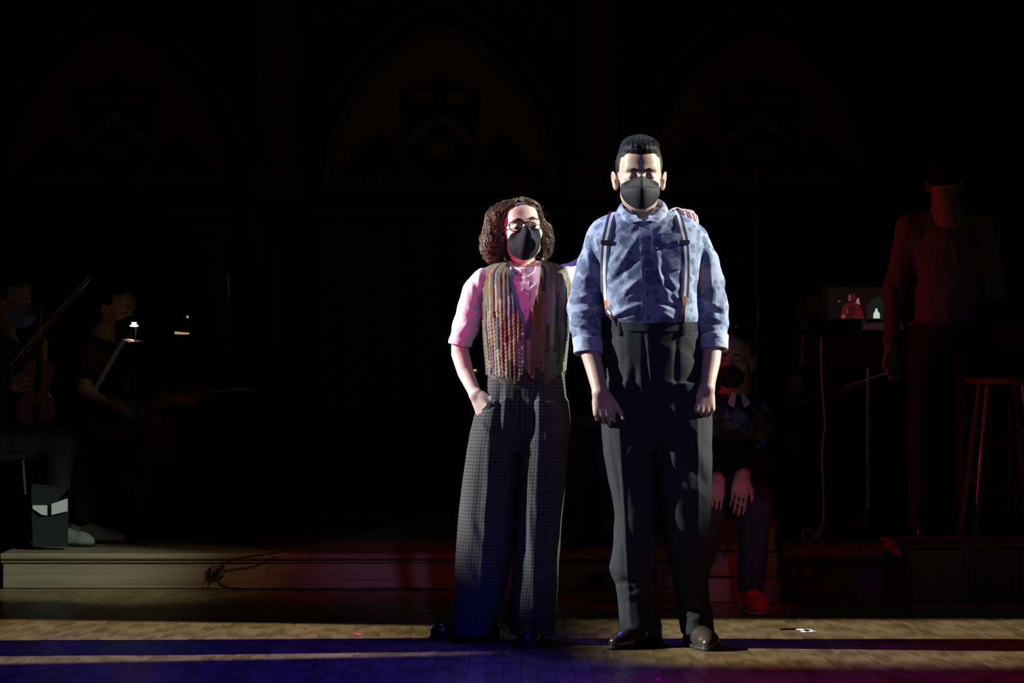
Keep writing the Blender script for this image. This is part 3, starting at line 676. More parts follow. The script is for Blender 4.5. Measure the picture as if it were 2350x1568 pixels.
# ------------------------------------------------------------------ the taller actor (blue shirt, braces)
DM = 10.0
px = DM/FPX
man = thing('person', 'tall person in dotted blue shirt with striped suspenders, black mask and charcoal trousers', 'person', (X(1480, DM), DM, 0))
def keysL(D, rows, cy0): return [(Z(y, D), X((a+b)/2, D), cy0+cy, (b-a)/2*D/FPX, dp) for y, a, b, cy, dp in rows]
# trousers
pel = loft(keysL(DM, [(738, 1394, 1604, 0, .112), (760, 1392, 1607, 0, .120), (800, 1390, 1610, 0, .128), (880, 1393, 1622, 0, .135), (960, 1384, 1630, 0, .135), (1010, 1386, 1630, .0, .115), (1035, 1400, 1610, .0, .08)], DM), 2.5)
lgl = loft(keysL(DM, [(880, 1394, 1497, .0, .120), (960, 1380, 1498, -.005, .118), (1040, 1384, 1500, -.01, .112), (1110, 1397, 1503, -.015, .105), (1180, 1410, 1505, -.02, .100), (1250, 1405, 1503, -.01, .098), (1303, 1396, 1508, .0, .098), (1340, 1407, 1508, 0, .092), (1370, 1415, 1508, 0, .092), (1410, 1418, 1508, -.008, .094), (1446, 1419, 1508, -.015, .095)], DM), 2.3)
lgr = loft(keysL(DM, [(880, 1492, 1623, .0, .120), (960, 1492, 1632, -.005, .118), (1050, 1500, 1633, -.01, .112), (1130, 1510, 1632, -.015, .105), (1200, 1518, 1627, -.02, .100), (1260, 1529, 1623, -.01, .098), (1350, 1545, 1624, .0, .092), (1400, 1553, 1632, -.005, .092), (1452, 1562, 1639, -.02, .095)], DM-0.02), 2.3)
tst = strokes(DM, [(1412, 770, 1414, 930, 5, -5), (1475, 765, 1482, 900, 5, -5), (1481, 770, 1488, 880, 5, 4), (1548, 765, 1545, 930, 6, -5), (1440, 830, 1425, 930, 9, 5), (1455, 850, 1445, 940, 7, -5), (1465, 840, 1470, 900, 7, 4),
                   (1415, 930, 1445, 1430, 4, 5), (1595, 930, 1600, 1440, 4, 5), (1545, 880, 1542, 1100, 6, 4), (1590, 1000, 1620, 1090, 12, 5), (1580, 1060, 1625, 1130, 10, -5), (1570, 1110, 1620, 1140, 9, 5),
                   (1400, 1300, 1470, 1330, 10, 5), (1405, 1340, 1475, 1320, 8, -6), (1420, 1370, 1490, 1350, 8, 4), (1560, 1370, 1630, 1350, 10, 4), (1560, 1395, 1635, 1385, 7, -5), (1580, 1420, 1625, 1400, 7, 4), (1500, 960, 1440, 1040, 10, 4), (1500, 980, 1570, 1060, 10, 4), (1495, 900, 1497, 1000, 6, -8)], DM)
def f_trm(p):
    d = smin(pel(p), np.minimum(lgl(p), lgr(p)), 0.022)
    return d-tst(p)-0.0028*crumple(p, 0.075, 3, (1, 1, 0.55))
f_trm.box = (pel.box[0]-np.array([.02, 0, 1.1]), pel.box[1]+0.02); f_trm.box[0][2] = lgl.box[0][2]
sdf_obj('trousers', f_trm, 0.0045, 'wool_charcoal', man)
tr = man.children[-1] if man.children else None
# shirt: torso and sleeves
tor = loft(keysL(DM, [(476, 1440, 1520, .02, .040), (486, 1410, 1548, .015, .058), (496, 1385, 1575, .012, .076), (508, 1362, 1598, .01, .090), (522, 1352, 1610, .008, .100), (545, 1352, 1616, .003, .108), (580, 1362, 1612, -.003, .115), (620, 1372, 1606, -.006, .120), (660, 1378, 1602, -.006, .122), (700, 1384, 1602, -.004, .124), (725, 1386, 1606, -.003, .126), (742, 1392, 1604, 0, .118), (760, 1396, 1602, 0, .112)], DM), 2.35, 0.0, 0.012)
def chain(pts):
    return union([cone(pts[i][0], pts[i+1][0], pts[i][1], pts[i+1][1]) for i in range(len(pts)-1)], 0.012)
def S(px_, py_, dy): return P(px_, py_, DM)+np.array([0, dy, 0])
slL = [(S(1374, 552, 0.005), 32*px), (S(1356, 605, 0.005), 31*px), (S(1346, 660, 0.01), 34*px), (S(1341, 705, 0.012), 38*px), (S(1343, 745, 0.0), 36*px), (S(1347, 775, -0.018), 32*px), (S(1352, 830, -0.045), 29*px)]
slR = [(S(1594, 548, 0.005), 32*px), (S(1620, 600, 0.005), 29*px), (S(1631, 650, 0.01), 31*px), (S(1637, 700, 0.012), 34*px), (S(1638, 745, 0.0), 33*px), (S(1638, 775, -0.018), 30*px), (S(1635, 822, -0.045), 29*px)]
sL, sR = chain(slL), chain(slR)
def plane_cut(p, c, n): return (p-A_(c))@unit(n)
cutL = (S(1350, 812, -0.035), (-0.05, -0.25, -1)); cutR = (S(1636, 803, -0.035), (0.03, -0.25, -1))
cufL = union([cone(S(1347, 770, -0.016), S(1352, 830, -0.045), 33*px, 30.5*px)], 0); cufR = union([cone(S(1638, 764, -0.016), S(1635, 822, -0.045), 32*px, 30.5*px)], 0)
sst = strokes(DM, [(1398, 640, 1462, 545, 7, 5), (1405, 650, 1470, 590, 6, -5), (1395, 610, 1430, 570, 7, 4), (1420, 680, 1468, 640, 8, 6), (1425, 690, 1468, 655, 5, -6), (1400, 700, 1460, 668, 7, 5), (1400, 725, 1465, 700, 6, 6), (1405, 735, 1462, 716, 4, -5),
                   (1500, 560, 1512, 660, 7, 4), (1500, 610, 1530, 690, 7, 5), (1515, 620, 1548, 700, 5, -6), (1525, 640, 1548, 660, 7, 7), (1530, 668, 1552, 690, 6, 7), (1500, 700, 1545, 720, 7, 5), (1505, 715, 1550, 738, 6, 7), (1512, 700, 1555, 706, 4, -6),
                   (1440, 540, 1462, 510, 6, 3), (1500, 545, 1525, 512, 6, 3), (1352, 540, 1372, 620, 6, -4), (1340, 560, 1360, 640, 6, 4), (1360, 540, 1378, 590, 5, 4), (1605, 530, 1600, 640, 6, 4), (1612, 560, 1604, 660, 5, -5), (1625, 580, 1632, 690, 6, 4),
                   (1305, 690, 1372, 672, 5, 4), (1305, 703, 1370, 692, 4, -4), (1303, 716, 1372, 712, 5, 4.5), (1306, 730, 1374, 735, 4, -4.5), (1310, 745, 1376, 752, 5, 4), (1608, 690, 1668, 712, 5, 4), (1608, 706, 1668, 726, 4, -4), (1610, 725, 1668, 738, 5, 4), (1610, 742, 1664, 748, 4, -4)], DM-0.02)
def f_shm(p):
    d = tor(p)-0.0035*crumple(p, 0.06, 11, (1, 1, 0.8))
    a = np.minimum(sL(p), sR(p))-0.0035*crumple(p, 0.055, 5, (1, 1, 1.6)); d = smin(d, a, 0.022)
    d = d-sst(p)
    for cf, (c, n), y_ in ((cufL, cutL, 776), (cufR, cutR, 770)):
        e = plane_cut(p, c, n); k = np.maximum(cf(p)-0.0015*crumple(p, .04, 8), -(e+36*px)); k = smax(k, -cf(p)-0.0055, 0.001) if False else k
        near = np.linalg.norm(p-A_(c), axis=1) < 0.12
        d = np.where(near, np.minimum(d, k), d)
        inner = np.maximum(cf(p)+0.005, -(e+0.03)); d = np.where(near, np.maximum(np.maximum(d, e), -inner), d)
    # neck opening
    d = np.maximum(d, -cone(S(1474, 492, -0.075), S(1474, 430, 0.03), 0.032, 0.066)(p))
    return d
f_shm.box = (np.array([X(1290, DM), DM-0.17, Z(830, DM)]), np.array([X(1685, DM), DM+0.17, Z(465, DM)]))
shirt_m = sdf_obj('shirt', f_shm, 0.0034, 'chambray', man, kf=3.2)
for cf, (c, n) in ((cufL, cutL), (cufR, cutR)):
    def f_cuff(p, cf=cf, c=c, n=n):
        e = plane_cut(p, c, n); d = cf(p)-0.004-0.0018*crumple(p, 0.035, 9, (1, 1, 1.5)); d = smax(d, e-0.003, 0.003); d = smax(d, -(e+34*px), 0.003); return np.maximum(d, -(cf(p)+0.0045))
    f_cuff.box = (A_(c)-0.08, A_(c)+0.08)
    sdf_obj('cuff', f_cuff, 0.0025, 'chambray_plain', shirt_m)
f_front = f_shm
zp = lambda y: Z(y, DM); xp = lambda x: X(x, DM)
ribbon('placket', f_shm, [(xp(1476), zp(512)), (xp(1479), zp(560)), (xp(1481), zp(640)), (xp(1482), zp(744))], 24*px, 'chambray', shirt_m, DM, 0.0035, 0.002, 20)
def disc(name, f, x, y, r, mat, parent, D, off=0.004, th=0.0025):
    yy = front_y(f, [X(x, D)], [Z(y, D)], D)[0]; c = np.array([X(x, D), yy-off, Z(y, D)])
    return MB().tube([c+(0, 0.004, 0), c+(0, -th*0.6, 0), c+(0, -th, 0)], [r, r, r*0.8], 14).obj(name, mat, parent, smooth=True)
for x, y in ((1476, 568), (1480, 623), (1481, 676), (1482, 729)): disc('button', f_shm, x, y, 4*px, 'button_dark', shirt_m, DM, 0.005)
ribbon('pocket', f_shm, [(xp(1536), zp(540)), (xp(1536), zp(621))], 43*px, 'chambray', shirt_m, DM, 0.0035, 0.002, 16)
ribbon('pocket_flap', f_shm, [(xp(1536), zp(538)), (xp(1536), zp(563))], 45*px, 'chambray', shirt_m, DM, 0.0062, 0.002, 10)
disc('button', f_shm, 1550, 558, 3*px, 'button_dark', shirt_m, DM, 0.008)
# collar: stand and two leaves with points
def collar_half(tp, bt, nm='collar_leaf'):
    T, B = spline([S(a, b, c) for a, b, c in tp], 6), spline([S(a, b, c) for a, b, c in bt], 6); G = []
    for k in range(len(T)):
        t, b = T[k], B[k]; out = unit(A_((t[0]+b[0]-2*X(1474, DM), t[1]+b[1]-2*DM-0.02, 0.01))); h_ = np.linalg.norm(t-b)
        G.append([t-np.array([0, 0, 0.030])-out*0.003, t-out*0.004-np.array([0, 0, .004]), t, t+out*0.004-np.array([0, 0, .003])]+[t+(b-t)*u+out*0.006*math.sin(PI*u) for u in (0.3, 0.6, 1.0)])
    grid_obj(nm, np.array(G).transpose(1, 0, 2), 'chambray', shirt_m, 0.0028, 1)
collar_half([(1474, 452, .085), (1446, 455, .072), (1430, 464, .03), (1430, 478, -.025), (1446, 493, -.065), (1471, 509, -.090)], [(1474, 474, .098), (1436, 476, .088), (1416, 488, .035), (1419, 500, -.035), (1431, 510, -.082), (1444, 519, -.102)])
collar_half([(1474, 452, .085), (1504, 452, .072), (1520, 460, .03), (1519, 474, -.025), (1503, 492, -.065), (1480, 509, -.090)], [(1474, 474, .098), (1514, 472, .088), (1533, 482, .035), (1531, 495, -.035), (1519, 505, -.082), (1504, 516, -.102)])
# braces
def brace(pts, clip, lean):
    r = ribbon('suspender', f_shm, [(xp(a), zp(b)) for a, b in pts], 18*px, 'suspender', man, DM, 0.0075, 0.0018, 24)
    ribbon('slider', f_shm, [(xp(clip[0]), zp(554)), (xp(clip[0]), zp(563))], 22*px, 'black_metal', r, DM, 0.0115, 0.002, 6)
    e = pts[-1]
    ribbon('leather_tab', f_shm, [(xp(e[0]), zp(e[1]-2)), (xp(e[0]+lean*0.2), zp(e[1]+18))], (13*px, 8*px), 'leather_tan', r, DM, 0.0105, 0.002, 8)
    for k in (0, 1): ribbon('leather_strap', f_shm, [(xp(e[0]+lean*0.2), zp(e[1]+17)), (xp(e[0]+lean*(0.5+0.9*k)), zp(e[1]+32)), (xp(e[0]+lean*(0.6+2.2*k)), zp(e[1]+56))], 5*px, 'leather_dark', r, DM, 0.010, 0.002, 8)
brace([(1407, 488), (1400, 505), (1393, 535), (1388, 560), (1385, 618), (1386, 660), (1388, 692)], (1388, 559), 8)
brace([(1549, 479), (1553, 490), (1560, 525), (1567, 558), (1570, 618), (1569, 655), (1567, 684)], (1568, 559), -4)
# waistband, loops, fly
ribbon('waistband', f_trm, [(xp(1402), zp(750)), (xp(1500), zp(752)), (xp(1598), zp(750))], 20*px, 'wool_charcoal', man, DM, 0.004, 0.003, 20)
for x in (1417, 1565): ribbon('belt_loop', f_trm, [(xp(x), zp(740)), (xp(x+1), zp(770))], 6*px, 'wool_charcoal', man, DM, 0.008, 0.003, 8)
# body
hm, eyes = head_parts(S(1467, 403, -0.012), rot(2, 4, 0), 1.03, 0.85, 1.03)
armL = [(S(1372, 560, 0), .040), (S(1343, 715, 0.01), .040), (S(1349, 790, -0.03), .036), (S(1362, 840, -0.065), .0325), (S(1371, 880, -0.098), .0285), (S(1375, 900, -0.112), .0265)]
armR = [(S(1596, 560, 0), .040), (S(1635, 715, 0.01), .040), (S(1634, 785, -0.03), .036), (S(1629, 830, -0.065), .0325), (S(1621, 870, -0.098), .0280), (S(1618, 890, -0.112), .0260)]
parts = [hm, cone(S(1468, 432, 0.020), S(1472, 515, 0.040), .056, .062)]
parts += [cone(S(1400, 535, .02), S(1560, 535, .02), .06, .06), cone(S(1480, 560, .0), S(1490, 720, .0), .085, .08)]
for ar in (armL, armR): parts += [union([cone(ar[i][0], ar[i+1][0], ar[i][1], ar[i+1][1]) for i in range(len(ar)-1)], 0)]
hL = hand(S(1376, 902, -0.114), (0.17, -0.12, -0.975), (-0.10, -0.98, 0.16), 1, ((48, 62, 40), (50, 62, 40), (52, 60, 40), (54, 58, 40)), ((0.018, 0.026, -0.006), (0.052, 0.046, -0.010), (0.084, 0.060, -0.004), (0.110, 0.066, 0.004)), 0.93)
hR = hand(S(1615, 892, -0.114), (-0.07, -0.14, -0.985), (0.20, -0.96, 0.18), -1, ((40, 70, 50), (50, 66, 45), (52, 64, 40), (54, 60, 40)), ((0.018, 0.026, -0.010), (0.050, 0.046, -0.020), (0.082, 0.060, -0.022), (0.108, 0.060, -0.016)), 0.92)
fb = union(parts, 0.022); fh = union(hL+hR, 0.005)
def f_bm(p): return smin(fb(p), fh(p), 0.012)
f_bm.box = (np.minimum(fb.box[0], fh.box[0]), np.maximum(fb.box[1], fh.box[1]))
body_m = sdf_obj('body', f_bm, 0.0031, 'skin_tan', man)
for e_ in eyes: eye(e_, rot(2, 4, 0), 0.0128, (0, 22, 0), man)
def brows(c, R, s, mat, parent, tilt=0.0, up=0.0):
    for sx in (-1, 1):
        q = [A_(c)+R@(s*A_(v)) for v in ((sx*0.013, -0.0925, 0.0165+up), (sx*0.030, -0.0895, 0.0200+up+tilt), (sx*0.048, -0.0765, 0.0135+up))]
        MB().tube(spline(q, 6), np.concatenate([np.linspace(0.0028, 0.0042, 6), np.linspace(0.0042, 0.0016, 6)]), 8).obj('eyebrow', mat, parent, smooth=True)
brows(S(1467, 403, -0.012), rot(2, 4, 0), 1.03, 'brow', man, 0.001, 0.001)
# mask: three panels with a nose ridge
def mask(parent, D, rows, head_f, mat, y0, n=25, sub=1, wr=None, gap=0.003):
    """rows: left px,py, middle px,py, right px,py, row-shape power, depth of the middle, depth drop to the sides, depth power"""
    G = []; ts = np.linspace(-1, 1, n)
    for (lx, ly, mx, my, rx, ry, pw, by, dr, dp) in rows:
        a = np.abs(ts); x = np.where(ts < 0, mx+(lx-mx)*a, mx+(rx-mx)*a); y = np.where(ts < 0, my+(ly-my)*a**pw, my+(ry-my)*a**pw)
        G.append(np.stack([(x-1175)*D/FPX, by+dr*a**dp, CH+(HZ-y)*D/FPX], 1))
    G = np.array(G); yy = front_y(head_f, G[:, :, 0].ravel(), G[:, :, 2].ravel(), y0, 0.36, 200).reshape(G.shape[:2])
    if wr is not None: G[:, :, 1] -= wr(G)
    G[:, :, 1] = np.minimum(G[:, :, 1], yy-gap)
    return grid_obj('mask', G, mat, parent, 0.0016, sub)
nose_y = float((S(1467, 403, -0.012)+rot(2, 4, 0)@A_((0, -0.115, -0.04)))[1])
mm = mask(man, DM, [(1424, 425, 1469, 408, 1508, 423, 1.15, nose_y+.006, .052, 0.9), (1423, 429, 1469, 414, 1509, 427, 1.2, nose_y-.004, .056, .95), (1422, 433, 1469, 425, 1510, 432, 1.3, nose_y-.012, .062, 1.05),
     (1421.5, 436, 1469, 435.5, 1511.5, 435, 1.5, nose_y-.016, .066, 1.3), (1421.5, 437, 1469, 436.5, 1511.5, 436, 1.5, nose_y-.024, .071, 1.5), (1421.5, 439, 1469, 438.5, 1511.5, 438, 1.5, nose_y-.0245, .071, 1.55), (1421.5, 447, 1469, 450, 1512.5, 446, 2, nose_y-.022, .066, 1.6), (1425, 457, 1469, 466, 1510, 455, 2, nose_y-.014, .060, 1.6), (1433, 467, 1469, 479, 1505, 465, 2, nose_y+.0, .05, 1.7), (1442, 474, 1469, 485, 1497, 472, 2, nose_y+.014, .04, 1.7)], f_bm, 'mask_black', DM)
for (xa, ya, xb, yb) in ((1424, 427, 1411, 412), (1509, 426, 1524, 410)):
    a, b = S(xa, ya, 0), S(xb, yb, 0.02); a[1] = front_y(f_bm, [a[0]], [a[2]], DM)[0]-0.003
    MB().tube(spline([a, (a+b)/2+np.array([0, -0.008, 0]), b], 6), 0.0011, 6).obj('ear_loop', 'mask_black', mm)
# hair: a shaped cap and thousands of short hairs
HC = S(1467, 403, -0.012); HR = rot(2, 4, 0); hs = 1.03
def f_hairm(p):
    q = (p-HC)@HR/hs
    sc = ell((0, 0.020, 0.034), (0.0815, 0.104, 0.094))(q); top = ell((0, -0.022, 0.092), (0.060, 0.072, 0.034))(q)
    d = smin(sc, top, 0.02)
    face = np.maximum(q[:, 1]+0.028-0.35*np.clip(q[:, 2]-0.05, 0, 1), q[:, 2]-(0.066-2.2*q[:, 0]**2*0)-0.006*np.cos(q[:, 0]*60))         # front below the hairline
    d = smax(d, -face, 0.008)
    low = -q[:, 2]-0.012-0.9*np.clip(q[:, 1]-0.03, -0.02, 0.08)
    d = smax(d, low, 0.006)
    ear = ell((0, 0.008, -0.018), (0.12, 0.022, 0.030))(q); d = smax(d, -ear, 0.006)
    return (d-0.0012*np.sin(q[:, 0]*380+2*np.sin(q[:, 1]*60))*np.clip((q[:, 2]-0.07)*30, 0, 1))*hs
f_hairm.box = (HC-0.15, HC+0.16)
hair_m = sdf_obj('hair', f_hairm, 0.0028, 'hair_black', man)
def short_hairs(f, C, R, s, n, L0, parent, mat, name='hair_strands', seed=1):
    r = np.random.default_rng(seed); V, Fc = sdf_mesh(f, 0.0045); idx = r.integers(0, len(Fc), n); pts = V[Fc[idx]].mean(1); q = (pts-C)@R/s
    e = 0.002; g = np.stack([f(pts+e*np.eye(3)[i])-f(pts-e*np.eye(3)[i]) for i in range(3)], 1); g /= np.linalg.norm(g, axis=1)[:, None]+1e-9
    keep = (q[:, 2] > 0.0) | (q[:, 1] > 0.03); pts, q, g = pts[keep], q[keep], g[keep]
    topw = np.clip((q[:, 2]-0.07)/0.04, 0, 1)[:, None]; flow = (np.array([0.15, 0.35, 0.9])[None]*topw+(1-topw)*np.array([0, 0.45, -0.75])[None])@R.T
    d = g*(0.35*topw+0.18)+flow*0.7+r.normal(0, 0.07, g.shape); d /= np.linalg.norm(d, axis=1)[:, None]
    ln = (L0*(0.22+0.78*topw[:, 0])*r.uniform(0.7, 1.15, len(pts)))[:, None]; sd = np.cross(d, g); sd /= np.linalg.norm(sd, axis=1)[:, None]+1e-9; w_ = 0.00055
    a = pts-g*0.002; m = a+d*ln*0.6+g*0.0005; t = a+d*ln+np.array([0, 0, -0.001]); N = len(pts); sd2 = np.cross(sd, d)
    Vs = np.concatenate([a+sd*w_, a-sd*w_*0.5+sd2*w_, a-sd*w_*0.5-sd2*w_, m+sd*w_*.8, m-sd*w_*.4+sd2*w_*.8, m-sd*w_*.4-sd2*w_*.8, t]); i = np.arange(N); F3 = []
    for k in range(3):
        k2 = (k+1) % 3; F3 += [np.stack([i+k*N, i+k2*N, i+(3+k2)*N], 1), np.stack([i+k*N, i+(3+k2)*N, i+(3+k)*N], 1), np.stack([i+(3+k)*N, i+(3+k2)*N, i+6*N], 1)]
    o = link(name, mesh_np(name, Vs, np.vstack(F3)), mat); attach(o, parent); o['kind'] = 'stuff'; return o
short_hairs(f_hairm, HC, HR, hs, 10000, 0.015, hair_m, 'hair_black')
# shoes
shoe(man, np.array([X(1480, 9.97), 9.99, 0]), (-0.55, -0.83), 'shoe_brown', 'sole_dark', 0.30)
shoe(man, np.array([X(1600, 9.97), 9.97, 0]), (0.14, -0.99), 'shoe_brown', 'sole_dark', 0.30)
# ------------------------------------------------------------------ the shorter actor (patchwork vest)
DW = 10.15; pw = DW/FPX
wom = thing('person', 'shorter person with curly brown hair, glasses and patchwork vest, one hand in trouser pocket', 'person', (X(1195, DW), DW, 0))
def S(px_, py_, dy): return P(px_, py_, DW)+np.array([0, dy, 0])
xw = lambda x: X(x, DW); zw = lambda y: Z(y, DW)
pel = loft(keysL(DW, [(856, 1120, 1296, 0, .100), (880, 1116, 1298, 0, .108), (920, 1102, 1302, 0, .118), (960, 1088, 1306, 0, .122), (1000, 1080, 1306, 0, .118), (1035, 1090, 1296, .0, .09)], DW), 2.5)
lgl = loft(keysL(DW, [(920, 1100, 1195, 0, .112), (960, 1088, 1196, 0, .116), (1030, 1071, 1192, -.005, .118), (1100, 1062, 1188, -.01, .115), (1180, 1053, 1184, -.01, .115), (1250, 1047, 1178, -.01, .115), (1320, 1042, 1168, -.01, .115), (1380, 1037, 1154, -.01, .118), (1425, 1029, 1138, -.01, .12), (1456, 1028, 1128, -.01, .12)], DW), 2.3)
lgr = loft(keysL(DW, [(920, 1194, 1302, 0, .112), (960, 1194, 1307, 0, .116), (1050, 1190, 1302, -.01, .118), (1110, 1186, 1298, -.015, .115), (1200, 1182, 1290, -.02, .115), (1280, 1178, 1285, -.02, .115), (1350, 1173, 1281, -.02, .115), (1420, 1166, 1275, -.02, .12), (1452, 1169, 1271, -.025, .12)], DW-.02), 2.3)
tsw = strokes(DW, [(1150, 880, 1140, 1010, 6, -6), (1162, 880, 1155, 1000, 6, 5), (1225, 880, 1222, 1000, 6, -6), (1238, 880, 1235, 990, 6, 5), (1190, 900, 1188, 1010, 6, -7), (1128, 960, 1100, 1420, 6, 5), (1112, 1000, 1085, 1300, 9, -3), (1235, 1000, 1222, 1440, 6, 5), (1255, 1000, 1265, 1400, 9, 4), (1275, 980, 1280, 1300, 10, -4), (1200, 1040, 1240, 1200, 9, 4),
                   (1060, 1280, 1120, 1380, 10, 5), (1150, 1050, 1110, 1180, 12, 4), (1090, 1180, 1130, 1290, 9, -4), (1200, 1150, 1205, 1330, 9, -5), (1215, 1120, 1218, 1330, 7, 6), (1240, 1220, 1262, 1350, 8, -5), (1215, 1340, 1260, 1440, 9, 4), (1190, 1400, 1240, 1380, 8, 3), (1100, 960, 1125, 1000, 6, 5), (1095, 950, 1130, 930, 4, -6)], DW)
def f_trw(p):
    d = smin(pel(p), np.minimum(lgl(p), lgr(p)), 0.02)
    return d-tsw(p)-0.003*crumple(p, 0.08, 23, (1, 1, 0.5))
f_trw.box = (np.array([xw(1015), DW-0.16, zw(1466)]), np.array([xw(1322), DW+0.16, zw(854)]))
def uv_legs(V):
    left = V[:, 0] < xw(1190); u = np.zeros(len(V))
    for m, l in ((left, lgl), (~left, lgr)):
        cx, cy, a, b = l.par(V[m, 2]); u[m] = np.arctan2(V[m, 0]-cx, -(V[m, 1]-cy))*0.105
    return np.stack([u, V[:, 2]], 1)
trw = sdf_obj('trousers', f_trw, 0.0045, 'houndstooth', wom, uv_legs)
# shirt under the vest
YW = math.radians(-6)
torw = loft(keysL(DW, [(596, 1172, 1240, .02, .040), (604, 1140, 1270, .02, .060), (614, 1118, 1296, .015, .075), (630, 1108, 1304, .01, .088), (660, 1108, 1304, .0, .096), (700, 1110, 1304, -.008, .102), (750, 1112, 1302, -.008, .100), (800, 1116, 1298, -.005, .096), (850, 1120, 1294, 0, .098), (885, 1118, 1296, 0, .100)], DW), 2.3, YW, 0.012)
sLp = [(S(1108, 640, 0.0), 25*pw), (S(1090, 670, 0.01), 28*pw), (S(1080, 710, 0.025), 30*pw), (S(1068, 750, 0.035), 30*pw), (S(1054, 788, 0.045), 26*pw), (S(1050, 805, 0.045), 25*pw)]
sRp = [(S(1296, 632, 0.01), 27*pw), (S(1325, 628, 0.06), 28*pw), (S(1370, 604, 0.095), 28*pw), (S(1420, 564, 0.10), 27*pw), (S(1450, 544, 0.095), 25*pw)]
s1, s2 = chain(sLp), chain(sRp)
ssw = strokes(DW, [(1060, 690, 1100, 720, 6, 4), (1050, 730, 1095, 760, 6, 4), (1055, 720, 1098, 735, 4, -4), (1045, 760, 1085, 780, 4, -3), (1040, 772, 1082, 790, 5, 3), (1080, 650, 1098, 700, 6, 3), (1176, 645, 1196, 652, 5, 5), (1180, 660, 1200, 672, 4, -5), (1180, 676, 1200, 668, 5, 6), (1186, 690, 1198, 712, 4, 4), (1212, 668, 1232, 655, 5, 5), (1210, 690, 1224, 680, 4, -5), (1210, 712, 1220, 690, 4, 4), (1300, 610, 1312, 660, 5, 4), (1308, 605, 1322, 650, 4, -3)], DW)
cw = (S(1053, 792, 0.045), (-0.18, 0.05, -1)); cuw = cone(S(1062, 765, 0.04), S(1050, 808, 0.045), 28.5*pw, 26.5*pw)
def f_shw(p):
    d = torw(p)+0.004-0.002*crumple(p, 0.05, 31)
    d = smin(d, np.minimum(s1(p), s2(p))-0.003*crumple(p, 0.05, 33), 0.02)-ssw(p)
    e = plane_cut(p, *cw); near = np.linalg.norm(p-cw[0], axis=1) < 0.1
    k = np.maximum(cuw(p), -(e+16*pw)); d = np.where(near, np.minimum(d, k), d); inner = np.maximum(cuw(p)+0.009, -(e+0.02)); d = np.where(near, np.maximum(np.maximum(d, e), -inner), d)
    d = np.maximum(d, -cone(S(1200, 615, -0.05), S(1200, 570, 0.03), 0.042, 0.05)(p))
    return d
f_shw.box = (np.array([xw(1015), DW-0.16, zw(890)]), np.array([xw(1470), DW+0.18, zw(510)]))
shirt_w = sdf_obj('shirt', f_shw, 0.004, 'pink_shirt', wom, kf=2.6)
cn = S(1201, 610, 0.012); G = []
for t in np.linspace(-180, 180, 45):
    a = math.radians(t); fr = max(0, -math.cos(a)); zb = -0.012-0.022*fr
    pt = lambda r_, z_: cn+np.array([math.sin(a)*0.055*r_, math.cos(a)*0.057*r_-0.016*fr, z_])
    G.append([pt(1.06, zb-0.004), pt(1.0, zb+0.01), pt(0.96, zb+0.024)])
grid_obj('collar', np.array(G).transpose(1, 0, 2), 'pink_shirt', shirt_w, 0.002, 1)
ribbon('placket', f_shw, [(xw(1206), zw(628)), (xw(1205), zw(690)), (xw(1204), zw(752))], 17*pw, 'pink_shirt', shirt_w, DW, 0.003, 0.002, 12)
for x, y in ((1203, 634), (1200, 667), (1202, 716)): disc('button', f_shw, x, y, 3.2*pw, 'pink_shirt', shirt_w, DW, 0.005)
# vest
def vest_u(p):
    cx, cy, a, b = torw.par(p[:, 2]); x = (p[:, 0]-cx)/a; y = (p[:, 1]-cy)/b
    return np.arctan2(x, -y)*0.118+0.0003
vneck = lambda z: np.interp(z, [zw(752), zw(700), zw(650), zw(605), zw(590)], [0.0, 20*pw, 33*pw, 39*pw, 40*pw])
hemp = [(1108, 858), (1120, 862), (1170, 887), (1192, 870), (1207, 851), (1222, 872), (1246, 888), (1270, 868), (1302, 848), (1315, 845)]
hx = np.array([xw(a) for a, _ in hemp]); hz = np.array([zw(b) for _, b in hemp])
def f_vest(p):
    cx, cy, a, b = torw.par(p[:, 2]); d = torw(p)-0.0085
    u = vest_u(p); ph = u/STRIP*PI
    d = d-0.0042*np.abs(np.sin(ph))**0.55+0.0022-0.0020*crumple(p, 0.04, 41, (1, 1, 1.4))-0.0008*np.sin(p[:, 2]*430+9*np.sin(np.floor(u/STRIP)*3.7))*np.clip((zw(690)-p[:, 2])*10, 0, 1)
    fr = p[:, 1] < cy+0.02
    nk = np.where(fr, vneck(p[:, 2])-np.abs(p[:, 0]-xw(1203)), -0.05+0*u); nk = np.where(p[:, 2] > zw(752), nk, -1)
    d = np.maximum(d, nk)
    d = np.maximum(d, 0.05-np.linalg.norm((p-S(1204, 596, 0.02))*np.array([1, 1, 0.6]), axis=1))
    hem = np.interp(p[:, 0], hx, hz); hem = np.where(fr, hem, zw(862)); d = np.maximum(d, hem-p[:, 2])
    # armholes
    d = np.maximum(d, -cone(S(1098, 640, 0.0), S(1080, 712, 0.02), 24*pw, 26*pw)(p)); d = np.maximum(d, -cone(S(1316, 640, 0.02), S(1340, 690, 0.03), 22*pw, 26*pw)(p))
    return d
f_vest.box = (torw.box[0]-np.array([.02, .02, .005]), torw.box[1]+0.02)
vest = sdf_obj('vest', f_vest, 0.0026, 'patchwork', wom, lambda V: np.stack([vest_u(V)+1.0, V[:, 2]], 1), kf=3.2)
def edge_band(pts, name='vest_binding', wd=5): ribbon(name, f_vest, [(xw(a), zw(b)) for a, b in pts], wd*pw, 'vest_binding', vest, DW, 0.003, 0.002, 12, 4)
edge_band([(1162, 612), (1170, 650), (1184, 700), (1201, 748), (1203, 800), (1204, 848)]); edge_band([(1243, 606), (1238, 650), (1224, 700), (1208, 745)])
